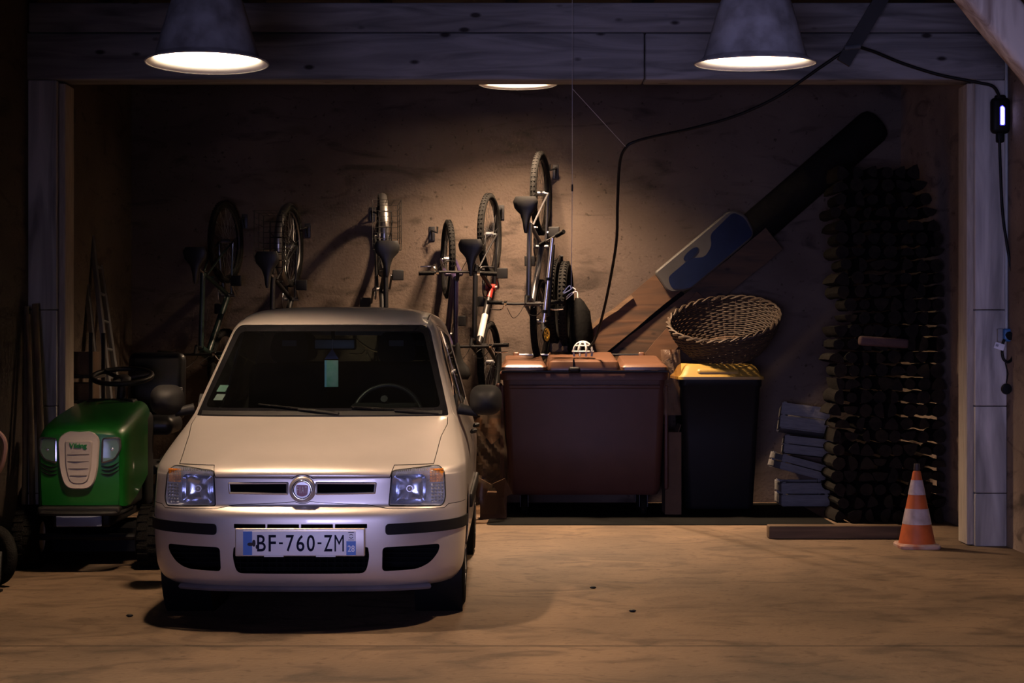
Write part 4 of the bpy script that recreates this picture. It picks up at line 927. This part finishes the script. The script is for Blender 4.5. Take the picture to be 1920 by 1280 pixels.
# yellow-lidded bin
DGR = mat('dark_grey_bin', (.003, .0035, .005), .5, var=.05, spec=.08)
YEL = mat('yellow_lid_plastic', (.19, .12, .023), .45, var=.05)
c = PX(1352, 960, 13.2); t = thing('wheelie_bin', 'tall dark wheelie bin with yellow lid beside the brown container', 'bin', (c.x, 13.53, .004))
b = MB(); rings = []
for z, w, d_ in ((.05, .50, .50), (.08, .52, .52), (.60, .57, .60), (.98, .61, .66), (1.0, .63, .69), (1.045, .63, .69), (1.045, .59, .64), (.1, .48, .48)): rings.append([Vector((x, y, z)) for x, y in rrect(w, d_, .05, 5)])
b.loft(rings); b.build('bin_body', DGR, t)
b = MB(); rings = []
for z, w, d_, oy in ((1.046, .66, .74, 0), (1.066, .66, .74, 0), (1.085, .61, .70, .0), (1.145, .55, .62, .01), (1.162, .50, .55, .02), (1.165, .3, .3, .03)): rings.append([Vector((x, y+oy, z)) for x, y in rrect(w, d_, .05, 5)])
b.loft(rings); b.rbox((-.02, -.29, 1.10), (.34, .12, .07), .03, R=Matrix.Rotation(radians(12), 3, 'X')); b.build('bin_lid', YEL, t)
b = MB(); b.tube([(-.24, .42, 1.04), (.24, .42, 1.04)], .016, 10); b.box((-.2, .38, 1.03), (.03, .08, .03)); b.box((.2, .38, 1.03), (.03, .08, .03)); b.build('bin_handle', DGR, t)
for s in (-1, 1):
    b = MB(); b.lathe([(.03, -.025), (.09, -.027), (.10, -.01), (.10, .01), (.09, .027), (.03, .025)], (s*.27, .24, .10), 'X', 28, cap0=True, cap1=True); b.build('bin_wheel', RUB, t)
# wicker basket
WIC = mat('brown_wicker', (.032, .019, .010), .75, var=.25, vscale=30)
cB = PX(1357, 600, 13.56)
t = thing('wicker_basket', 'large round brown wicker basket tilted on top of the yellow-lidded bin', 'basket', cB)
t.rotation_euler = (radians(23), radians(-8), 0)
b = MB(); NC = 19
def rad(z): return .43-.15*(max(0, -z)/.26)**1.6
for k in range(NC):
    z = -.25*k/(NC-1); r = rad(z); ph = (k % 2)*pi
    b.tube([( (r+.006*sin(24*a/1+ph))*cos(a), (r+.006*sin(24*a+ph))*sin(a), z+.002*sin(7*a+k)) for a in [2*pi*j/96 for j in range(96)]], .0085, 5, closed=True)
b.build('woven_wall', WIC, t)
b = MB()
for k in range(24):
    a = 2*pi*(k+.5)/24; b.tube([(rad(z)*cos(a), rad(z)*sin(a), z) for z in (.02, -.05, -.10, -.16, -.22, -.26)]+[(.15*cos(a), .15*sin(a), -.265)], .006, 5)
b.build('stakes', mat('dark_wicker', (.06, .035, .02), .8), t)
b = MB(); rings = []
for k in range(5): b.torus((0, 0, -.262), .27-.06*k, .012, 'Z', 40, 6, sq=.5)
b.lathe([(.0005, -.266), (.28, -.266)], n=40); b.build('basket_base', mat('dark_wicker', (.06, .035, .02), .8), t)
for j in (0, 1):
    b = MB(); b.tube([((.435+.012*cos(16*a+pi*j))*cos(a), (.435+.012*cos(16*a+pi*j))*sin(a), .012+.012*sin(16*a+pi*j)) for a in [2*pi*i/160 for i in range(160)]], .010, 5, closed=True); b.build('braided_rim', WIC, t)
# wrapped plastic sheets and cardboard beside the bins
PLS = mat('clear_plastic_sheet', (.16, .12, .09), .12, trans=.10, bump=.0, tint=(.85, .8, .75))
def crumple(name, label, A, B, Y, seed, dep=.10, m=PLS, cat='plastic sheet', nx=18, nz=26):
    rd = random.Random(seed); P0 = PX(A[0], A[1], Y); P1 = PX(B[0], B[1], Y); t = []
    fz = [(rd.uniform(2, 9), rd.uniform(2, 9), rd.uniform(0, 6)) for _ in range(6)]
    def F(u, v): return sum(abs(sin(a*u+b__*v+c_)) for a, b__, c_ in fz)/6
    rows = []
    for side in (0, 1):
        for j in range(nz+1):
            v = j/nz; row = []
            for i in range(nx+1):
                u = i/nx; e = sin(pi*u)**.5*sin(pi*min(.995, v*.9+.05))**.4; x = P0.x+(P1.x-P0.x)*(u+.04*sin(9*v+seed)); z = P1.z+(P0.z-P1.z)*v
                y = Y-(dep*e*(.3+F(u*1.5, v*2.2)) if side == 0 else -dep*.3*e)
                row.append(Vector((x, y, max(.006, z))))
            rows.append(row)
    b = MB(); b.loft(rows[:nz+1], False, False, closed=False); b.loft(rows[nz+1:], False, False, closed=False)
    o = b.build(name, m, ang=25); return tag(o, label, cat)
crumple('plastic_sheet', 'crumpled clear plastic sheeting heaped between the car and the brown container', (868, 770), (948, 964), 12.95, 3, .16)
crumple('bubble_wrap', 'bubble wrap bundle squeezed between the brown container and the yellow-lidded bin', (1240, 655), (1276, 778), 13.3, 8, .10, mat('bubble_film', (.2, .14, .10), .2, trans=.22, bump=.6, bscale=90, tint=(.8, .7, .6)))
# cardboard flaps
t = thing('cardboard_box', 'torn cardboard box with open flaps at the lower left of the brown container', 'box', PX(925, 935, 13.05))
b = MB(); b.box((0, .06, -.06), (.20, .14, .22)); b.build('box_body', CARD, t, smooth=False)
for a, x in ((28, -.09), (-24, .07)):
    b = MB(); b.box((x, -.03, .08), (.10, .006, .14), R=Matrix.Rotation(radians(a), 3, 'Y') @ Matrix.Rotation(radians(20), 3, 'X')); b.build('flap', CARD, t, smooth=False)
t = thing('cardboard_box', 'tall brown cardboard box wedged between the two bins', 'box', PX(1259, 962, 13.5)); t.location.z = 0
b = MB(); b.box((0, 0, .32), (.125, .30, .64)); b.build('box_body', CARD, t, smooth=False)
for s in (-1, 1):
    b = MB(); b.box((s*.05, 0, .665), (.005, .28, .07), R=Matrix.Rotation(radians(s*20), 3, 'Y')); b.build('flap', CARD, t, smooth=False)

# ---------------------------------------------------------------- crates, beam on floor, cone
GRW = mat('grey_crate_wood', (.13, .125, .125), .8, bump=.3, stretch=(2, 2, 12))
def crate(label, c, rz, rx=0, ry=0, w=.343, d=.36, h=.20):
    t = thing('wooden_crate', label, 'crate', c, 0, 'grey slatted crates in a pile'); t.rotation_euler = (rx, ry, rz)
    for y in (-d/2, d/2):
        for z in (.052, .148): b = MB(); b.rbox((0, y, z*h/.2), (w, .012, .085*h/.2), .002); b.build('end_board', GRW, t)
    for x in (-w/2+.006, w/2-.006):
        for z in (.052, .148): b = MB(); b.rbox((x, 0, z*h/.2), (.010, d-.014, .07*h/.2), .002); b.build('side_slat', GRW, t)
    b = MB(); b.rbox((0, 0, .006), (w-.02, d-.02, .010), .002); b.build('crate_floor', GRW, t)
    for x in (-1, 1):
        for y in (-1, 1): b = MB(); b.box((x*(w/2-.025), y*(d/2-.02), h/2), (.026, .026, h)); b.build('corner_post', GRW, t, smooth=False)
cb = PX(1511, 945, 13.95); cy = 14.15
crate('grey slatted crate at the bottom of the pile, standing level', (cb.x, cy, .006), 0, w=.39)
crate('grey slatted crate tilted to the left, resting on the bottom crate', (cb.x-.05, cy, .262), radians(7), 0, radians(15), h=.13, w=.39)
crate('grey slatted crate third from the bottom, tipped over the tilted one', (cb.x+.035, cy, .405), radians(-6), radians(-5), radians(6), h=.15, w=.39)
crate('darkest crate at the top of the pile, leaning back', (cb.x+.0, cy, .59), radians(-6), radians(-9), radians(7), h=.22, w=.39)
# thin black sheet added to stand in for shade under the bins and crates
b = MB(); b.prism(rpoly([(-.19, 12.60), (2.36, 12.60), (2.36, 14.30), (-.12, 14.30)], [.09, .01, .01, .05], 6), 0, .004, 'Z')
tag(b.build('floor_shade_sheet', mat('shade_black', (.004, .004, .004), .9, spec=.05)), 'thin black sheet standing in for shade on the concrete beneath bins and crates', 'shade sheet')
c0 = PX(1442, 1008, 11.72); c1 = PX(1692, 1008, 11.72); b = MB(); b.rbox(((c0.x+c1.x)/2, 11.78, .045), (c1.x-c0.x, .12, .088), .008)
tag(b.build('floor_timber', wood('brown_floor_timber', (.03, .018, .010), (.08, .048, .026), 1.0, 0, knots=False)), 'long brown squared timber lying on the floor left of the traffic cone', 'timber')
cc = PX(1719, 1020, 11.25); t = thing('traffic_cone', 'orange and white striped traffic cone with dirty base by the right post', 'traffic cone', (cc.x, 11.25, 0))
ORG = mat('orange_rubber', (.36, .075, .018), .55, var=.15, vscale=12); WBD = mat('white_reflective_band', (.34, .28, .30), .4, var=.2, vscale=14)
def cr_(z): return .118-.095*(z-.03)/.475
b = MB(); b.lathe([(.125, .028)]+[(cr_(z), z) for z in (.032, .1, .2, .3, .4, .49)]+[(.024, .497), (.018, .50), (.014, .497), (.016, .45)], n=40); b.build('cone_body', ORG, t)
for z0, z1 in ((.155, .255), (.345, .440)):
    b = MB(); b.lathe([(cr_(z0)+.0015, z0), (cr_(z1)+.0015, z1)], n=40); b.build('reflective_band', WBD, t)
b = MB(); b.lathe([(.019, .50), (.022, .51), (.018, .545), (.0005, .548)], n=20); b.build('cone_tip', mat('black_tip', (.03, .02, .02), .6), t)
b = MB(); b.loft([[Vector((x, y, z)) for x, y in rrect(.265-2*i, .265-2*i, .04, 5)] for i, z in ((.004, 0), (0, .008), (0, .02), (.01, .031))]); b.build('cone_base', mat('dirty_cone_base', (.36, .30, .27), .6, dark=(.25, .07, .03), vscale=9), t)

# ---------------------------------------------------------------- firewood stack
BARK = mat('firewood_bark', (.003, .0025, .002), .9, spec=.1, bump=.7, bscale=40); END = mat('firewood_end', (.008, .0055, .004), .85, spec=.1, var=.3, vscale=40)
BARK2 = mat('firewood_split_face', (.004, .003, .0025), .85, spec=.1, bump=.4, bscale=30, stretch=(6, .6, 6))
protos = []
for i in range(7):
    rd = random.Random(i+50); b = MB(); kind = i % 3; n = 10
    if kind == 0: sec = [(.050*cos(a)*rd.uniform(.9, 1.05), .046*sin(a)*rd.uniform(.9, 1.05)) for a in [2*pi*k/n for k in range(n)]]
    elif kind == 1: sec = [(.058*cos(a)*rd.uniform(.92, 1.04), .060*sin(a)*rd.uniform(.92, 1.04)-.028) for a in [pi*k/7 for k in range(8)]]+[(-.03, -.035), (.02, -.033)]
    else: sec = [(-.052, -.04), (.0, -.046), (.052, -.038), (.046, .0), (.02, .036), (-.004, .047), (-.03, .02), (-.048, -.01)]
    L0 = .42; rings = []
    for k in range(6):
        f = 1+rd.uniform(-.06, .06); ox, oz = rd.uniform(-.004, .004), rd.uniform(-.003, .003); rings.append([Vector((x*f+ox, -L0/2+L0*k/5+rd.uniform(-.003, .003), z*f+oz)) for x, z in sec])
    b.loft(rings, False, False); b.cur = 1
    for ring in (rings[0], rings[-1]):
        c_ = sum(ring, Vector())/len(ring); vs = ring+[c_]; nn = len(ring); b.add(vs, [(j, (j+1) % nn, nn) for j in range(nn)])
    me = b.mesh('firewood_log')
    for m_ in ((BARK2 if kind else BARK), END): me.materials.append(m_)
    me.shade_smooth(); me.set_sharp_from_angle(angle=radians(40)); protos.append(me)
rd = random.Random(5); rows = 27; nlog = 0
for r in range(rows):
    z = .052+.0975*r; y0 = 12.75
    xl = 2.365+.02*sin(r*1.3)+rd.uniform(-.02, .02)+(.05 if 14 < r < 20 else 0); xr = 3.20
    if r > 21: xr = 3.20-(r-21)*.035
    n = int((xr-xl)/.103)
    for k in range(n):
        if nlog >= 300: break
        i = rd.randrange(7); o = bpy.data.objects.new('firewood_log', protos[i]); COL.objects.link(o)
        x = xl+.052+(xr-xl-.104)*k/(n-1)
        o.location = (x+rd.uniform(-.010, .010), y0+.21+rd.uniform(-.05, .04), z+rd.uniform(-.003, .003)); o.rotation_euler = (0, rd.choice((0, 1, 2, 3))*pi/2+rd.uniform(-.3, .3), rd.uniform(-.04, .04)+(pi if rd.random() < .5 else 0))
        s_ = rd.uniform(.80, 1.06); o.scale = (s_, 1+rd.uniform(-.1, .1), s_)
        tag(o, 'dark split firewood log in the tall stack behind the right post', 'firewood log', 'firewood logs stacked at the right'); nlog += 1
b = MB(); b.rbox((2.72, 12.30, 1.335-.0), (.36, .09, .07), .02, R=Matrix.Rotation(radians(4), 3, 'Y')); o = b.build('split_log', mat('reddish_split_wood', (.045, .022, .02), .8, bump=.4)); o.location = (0, .36, 0)
tag(o, 'reddish split log lying crosswise at mid height in the firewood stack', 'firewood log')

# ---------------------------------------------------------------- lawn tractor
VG = mat('tractor_green', (.005, .085, .010), .38, var=.05, coat=.35)
BGE = mat('beige_grille', (.42, .36, .32), .45, var=.03)
t = thing('lawn_tractor', 'green ride-on lawn tractor with beige grille parked left of the car', 'lawn tractor', (-2.478, 9.9, 0)); t.rotation_euler = (0, 0, radians(2))
b = MB(); NR = 17
def hood_ring(y, hw, zt, zb, r):
    # open underneath: cross-section from lower left over the top to lower right
    pts = [(-hw, zb), (-hw*1.0, (zb+zt)/2), (-hw, zt-r)]
    pts += [(-hw+r-r*cos(a), zt-r+r*sin(a)) for a in [pi/2*k/5 for k in range(1, 6)]]
    pts += [(-hw*.3, zt+.012), (0, zt+.016)]
    pts = pts+[(-a, c_) for a, c_ in reversed(pts[:-1])]
    return [Vector((x, y, z)) for x, z in pts]
secs = [(.0, .222, .80, .40, .09), (.012, .236, .825, .395, .09), (.05, .247, .845, .39, .08), (.15, .256, .868, .39, .075), (.40, .252, .905, .42, .07), (.75, .238, .948, .48, .065), (.98, .225, .966, .52, .065), (1.05, .218, .955, .54, .07)]
rings = []
for i, s_ in enumerate(secs):
    rings.append(hood_ring(*s_))
# curved nose: the front bows backward at the sides
for g in rings:
    for p in g: p.y += .55*max(0, abs(p.x)-.05)**2*1.2 if p.y < .2 else 0
f = rings[0]
b.loft(rings, False, False, closed=False)
# nose face grid
nose = []
for j in range(9):
    v = j/8; row = []
    for i in range(13):
        u = -1+2*i/12; hw = .222; z = .40+(.80-.40)*v
        x = u*hw*(1-.0*v); 
        if z > .71: x *= 1-.10*((z-.71)/.09)**2*1.0
        row.append(Vector((x, .66*max(0, abs(x)-.05)**2-.012*sin(pi*v)+.02*(1-v)**2, z+(.016*(1-u*u) if j == 8 else 0))))
    nose.append(row)
b.loft(nose, False, False, closed=False); hd = b.build('hood', VG, t, ang=50)
def ny(x, z): return .66*max(0, abs(x)-.05)**2-.012*sin(pi*min(1, max(0, (z-.40)/.40)))+.02*(1-min(1, max(0, (z-.4)/.4)))**2
# grille: a shield shape wrapping over the hood edge
shield = rpoly([(-.118,.79),(-.06,.835),(.06,.835),(.118,.79),(.108,.60),(.075,.495),(-.075,.495),(-.108,.60)], [.04,.03,.03,.04,.06,.06,.06,.06], 5)
def layer(poly, d0, d1, name, m, par):
    b = MB(); b.loft([[Vector((x, (ny(x, z)+(.9*max(0, z-.79))+dd), z)) for x, z in offset(poly, i)] for i, dd in ((0, .03), (0, d0+.006), (-.006, d0))], False, True); return b.build(name, m, par, ang=45)
gr = layer(shield, -.026, 0, 'grille', BGE, t)
inner = rpoly([(-.078,.775),(.078,.775),(.072,.62),(.05,.525),(-.05,.525),(-.072,.62)], [.02,.02,.03,.04,.04,.03], 4)
layer(inner, -.030, 0, 'grille_panel', mat('beige_grille_panel', (.36, .31, .285), .5, var=.03), gr)
b = MB()
for z, w in ((.695,.062),(.655,.060),(.615,.056),(.575,.047)): b.box((0, -.0365, z), (2*w, .003, .004))
b.build('grille_slats', mat('grille_shadow_line', (.16, .13, .12), .7), gr, smooth=False)
LG = mat('logo_green', (.01, .16, .03), .5)
text('emblem_letters', 'Viking', .100, .036, (.0, -.0385, .742), LG, gr, .002, .03)
# headlights of the tractor
for s in (-1, 1):
    P = rpoly([(.132,.785),(.228,.79),(.232,.72),(.20,.665),(.130,.645)], [.015,.02,.02,.02,.012], 4)
    if s < 0: P = mirror(P)
    b = MB(); b.loft([[Vector((x, ny(x, z)+dd-.006, z)) for x, z in offset(P, i)] for i, dd in ((.004, .02), (.004, -.004), (-.004, -.006), (-.006, .012), (-.03, .035))], False, True); h = b.build('headlight', mat('tractor_lamp_bowl', (.30, .30, .33), .18, .9, var=.2, vscale=25), t, ang=45)
    b = MB(); b.loft([[Vector((x, ny(x, z)+dd-.008, z)) for x, z in offset(P, -.005)] for dd in (0, .003)]); b.build('headlight_lens', LENS, h)
    b = MB(); b.ball((s*.182, ny(.182, .72)+.015, .72), .018, 8); b.build('headlight_bulb', CHR, h)
    for k in range(3):
        b = MB(); b.tube([(s*x, ny(x, z)-.003, z) for x, z in [(.125+.1*q/5, .628-.022*k+.022*(q/5)-.018*sin(pi*q/5)) for q in range(6)]], [.001, .004, .005, .005, .004, .001], 6); b.build('vent_slot', BLK, t)
# bumper, plate, chassis, mower deck
b = MB(); b.rbox((0, .02, .375), (.47, .10, .045), .015); b.tube(spline([(-.24, .3, .36), (-.235, .02, .36), (-.15, -.04, .36), (0, -.05, .36), (.15, -.04, .36), (.235, .02, .36), (.24, .3, .36)], 4), .014, 8); b.build('front_bumper', CARP, t)
b = MB(); b.rbox((.0, -.012, .312), (.26, .012, .062), .006); b.build('front_plate', mat('blue_grey_plate', (.13, .15, .22), .45), t)
b = MB(); b.rbox((0, .85, .33), (.34, 1.6, .12), .02); b.rbox((0, .6, .44), (.40, .8, .2), .03); b.build('chassis', BLK, t)
b = MB(); b.loft([[Vector((x, y+.95, z)) for x, y in rrect(1.0-i, .62-i, .18, 6)] for i, z in ((0, .06), (0, .17), (.05, .20), (.3, .22))]); b.build('mower_deck', DGR, t)
def twheel(x, y, R, w):
    b = MB(); b.lathe([(R*.5, -w/2), (R*.85, -w/2), (R*.97, -w*.38), (R, -w*.2), (R, w*.2), (R*.97, w*.38), (R*.85, w/2), (R*.5, w/2)], (x, y, R), 'X', 40)
    for k in range(22):
        a = 2*pi*k/22
        for s in (-1, 1): b.box((x+s*w*.22, y+(R-.002)*cos(a+s*.07), R+(R-.002)*sin(a+s*.07)), (w*.38, .022, .016), R=Matrix.Rotation(a-pi/2, 3, 'X'))
    wh = b.build('wheel', RUB, t)
    b = MB(); b.lathe([(R*.52, -w*.45), (R*.42, -w*.2), (.02, -w*.15), (.02, w*.15), (R*.42, w*.2), (R*.52, w*.45)], (x, y, R), 'X', 32); b.build('wheel_rim', mat('cream_rim', (.45, .42, .36), .4), wh)
for s in (-1, 1): twheel(s*.36, .33, .185, .15)
for s in (-1, 1): twheel(s*.37, 1.50, .245, .21)
for y, z in ((.33, .185), (1.5, .245)): b = MB(); b.tube([(-.36, y, z), (.36, y, z)], .02, 8); b.build('axle', DKM, t)
# rear fenders, seat, wheel
for s in (-1, 1):
    b = MB(); rings = []
    for k in range(13):
        a = radians(-5+190*k/12); r = .30
        c_ = Vector((0, 1.50-r*1.05*cos(a), .25+r*1.12*max(-.2, sin(a))))
        rings.append([Vector((s*x, c_.y, c_.z+dz)) for x, dz in ((.22, .0), (.40, .012), (.475, -.005), (.495, -.05), (.485, -.05), (.465, -.015), (.40, .0), (.22, -.012))])
    b.loft(rings); b.build('rear_fender', mat('black_gloss_fender', (.02, .022, .02), .2, coat=.4), t, ang=50)
b = MB(); b.rbox((0, 1.45, .52), (.50, .62, .06), .02); b.rbox((0, 1.02, .60), (.46, .30, .62), .06); b.build('seat_deck', BLK, t)
b = MB(); b.rbox((0, .96, .955), (.30, .16, .05), .02); b.build('hood_vent', BLK, t)
b = MB(); b.rbox((.14, 1.36, .80), (.42, .44, .12), .05); st_ = b.build('seat', mat('black_vinyl', (.006, .006, .007), .4, spec=.2), t)
b = MB(); b.rbox((.17, 1.60, 1.04), (.38, .11, .46), .055, R=Matrix.Rotation(radians(-8), 3, 'X')); b.build('backrest', mat('black_vinyl', (0, 0, 0)), st_)
b = MB(); b.tube([(.0, 1.36, .55), (.05, 1.36, .75)], .05, 10); b.build('seat_post', BLK, st_)
Ms = Matrix.Translation((.05, 1.02, 1.12)) @ Matrix.Rotation(radians(14), 4, 'X')
b = MB(); b.torus((0, 0, 0), .185, .016, 'Z', 44, 10, M=Ms); b.ball((0, 0, -.02), .06, 8, M=Ms, sc=(1, 1, .5))
for a in (0.3, 2.4, 4.5): b.tube([(0, 0, -.02), (.18*cos(a), .18*sin(a), 0)], .014, 8, M=Ms)
b.build('steering_wheel', BLK, t)
b = MB(); b.tube([(.05, 1.02, 1.10), (.04, 1.0, .85)], [.025, .035], 10); b.build('steering_column', BLK, t)

# ---------------------------------------------------------------- left side: ladder, poles, shelf, hand truck
ALU = mat('dull_aluminium', (.42, .43, .45), .38, .9, var=.1)
t = thing('ladder', 'aluminium ladder leaning against the wall behind the lawn tractor', 'ladder', (0, 0, 0))
base = [PX(232, 950, 12.9), PX(205, 950, 12.75)]; 
def rail(xa, ya, xb, yb, Ya, Yb, nm='rail'):
    A, B = PX(xa, ya, Ya), PX(xb, yb, Yb); b = MB(); d = (B-A).normalized(); u = d.cross(Vector((0, 1, 0))).normalized(); v = d.cross(u)
    b.loft([[q+u*a+v*e for a, e in ((-.014, -.03), (.014, -.03), (.014, .03), (-.014, .03))] for q in (A, B)]); b.build(nm, ALU, t); return A, B
A1, B1 = rail(152, 430, 203, 925, 13.1, 12.35); A2, B2 = rail(163, 362, 226, 922, 13.2, 12.45); A3, B3 = rail(171, 375, 247, 920, 13.6, 12.6)
for k in range(10):
    f_ = .06+.095*k; p = A2+(B2-A2)*f_; q = A3+(B3-A3)*f_; b = MB(); b.tube([p, q], .012, 8); b.build('rung', ALU, t)
HND = mat('old_wooden_handle', (.10, .068, .042), .7, var=.2)
for (xa, ya, xb, yb, Y, l, h) in ((36, 575, 44, 1040, 10.95, 'wooden pole leaning in the left corner, nearest the wall', .018), (52, 590, 62, 1045, 10.9, 'middle wooden pole of those leaning in the left corner', .02), (66, 570, 82, 1040, 11.0, 'thick wooden pole leaning in the left corner, nearest the tractor', .024)):
    A = PX(xa, ya, Y+.22); B = PX(xb, yb, Y-.05); B.z = .01; A.x = max(A.x, XL+.03); b = MB(); b.tube([A, (A+B)/2+Vector((.006, 0, 0)), B], [h*.9, h, h], 10); tag(b.build('wooden_pole', HND), l, 'pole', 'wooden poles in the left corner')
# storage shelf with brown boxes
PD = mat('dark_shelf_wood', (.012, .010, .009), .9)
t = thing('storage_shelf', 'dark low shelf against the left wall behind the post', 'shelf', (-3.0, 11.94, 0))
for z in (.30, .64, .93, 1.10): b = MB(); b.rbox((0, 0, z), (.30, .40, .022), .003); b.build('shelf_board', PD, t)
for x in (-.135, .135):
    for y in (-.18, .18): b = MB(); b.box((x, y, .70), (.025, .025, 1.4)); b.build('upright', PD, t, smooth=False)
for z, h, l in ((.941, .115, 'brown cardboard box on the storage shelf below the topmost one'), (1.111, .16, 'brown cardboard box on top of the dark storage shelf'), (.651, .20, 'brown cardboard box low on the storage shelf')):
    b = MB(); b.rbox((-3.0, 11.93, z+h/2), (.235, .30, h), .004); tag(b.build('cardboard_box', CARD), l, 'box', 'boxes on the storage shelf')
# hand truck at the left edge
t = thing('hand_truck', 'dark tubular hand truck at the left edge in front of the tractor', 'hand truck', (-2.83, 9.35, 0))
PNK = mat('scuffed_tube', (.17, .10, .09), .45, .3)
b = MB(); b.tube(spline([(-.26, .10, .25), (-.26, .05, .62), (-.22, .0, .845), (-.12, -.01, .87), (.02, -.01, .865), (.085, 0, .80), (.07, .01, .68), (.02, .03, .62), (-.10, .04, .60), (-.24, .05, .60)], 6), .014, 8); b.tube([(.03, .03, .63), (.0, .10, .2)], .014, 8); b.build('tube_frame', PNK, t)
for x in (-.27, .0):
    b = MB(); b.torus((x, .12, .17), .135, .032, 'X', 40, 10, M=Matrix.Translation((x, .12, .17)) @ Matrix.Rotation(radians(55), 4, 'Z') @ Matrix.Translation((-x, -.12, -.17))); w = b.build('wheel', RUB, t)
    b = MB(); b.torus((x, .12, .17), .105, .012, 'X', 32, 8, M=Matrix.Translation((x, .12, .17)) @ Matrix.Rotation(radians(55), 4, 'Z') @ Matrix.Translation((-x, -.12, -.17))); b.lathe([(.0005, -.01), (.10, -.01), (.10, .01), (.0005, .01)], (x, .12, .17), 'X', 24, M=Matrix.Translation((x, .12, .17)) @ Matrix.Rotation(radians(55), 4, 'Z') @ Matrix.Translation((-x, -.12, -.17))); b.build('wheel_rim', DKM, w)
b = MB(); b.tube([(.06, .0, .20), (.075, -.08, .06), (.06, -.1, .014)], .014, 8); b.rbox((.05, -.11, .008), (.10, .06, .014), .004); b.build('foot', BLK, t)
b = MB(); b.rbox((-.13, -.02, .06), (.32, .16, .012), .004); b.tube([(-.27, .12, .17), (.0, .12, .17)], .012, 8); b.build('toe_plate', DKM, t)
# pebbles and leaf scraps on the concrete
for x, y, l in ((1186, 1147, 'small dark pebble alone on the concrete floor right of the car'), (243, 1156, 'small dark pebble on the floor by the car front left wheel'), (1112, 1103, 'tiny dark stone on the floor between the car and the timber')):
    Y = 1.34*3240/(y-640); p = PX(x, y, Y); b = MB(); b.ball((0, 0, .007), .013, 5, sc=(1.4, .9, .55)); o = b.build('pebble', BLK); o.location = (p.x, p.y, 0); tag(o, l, 'pebble')
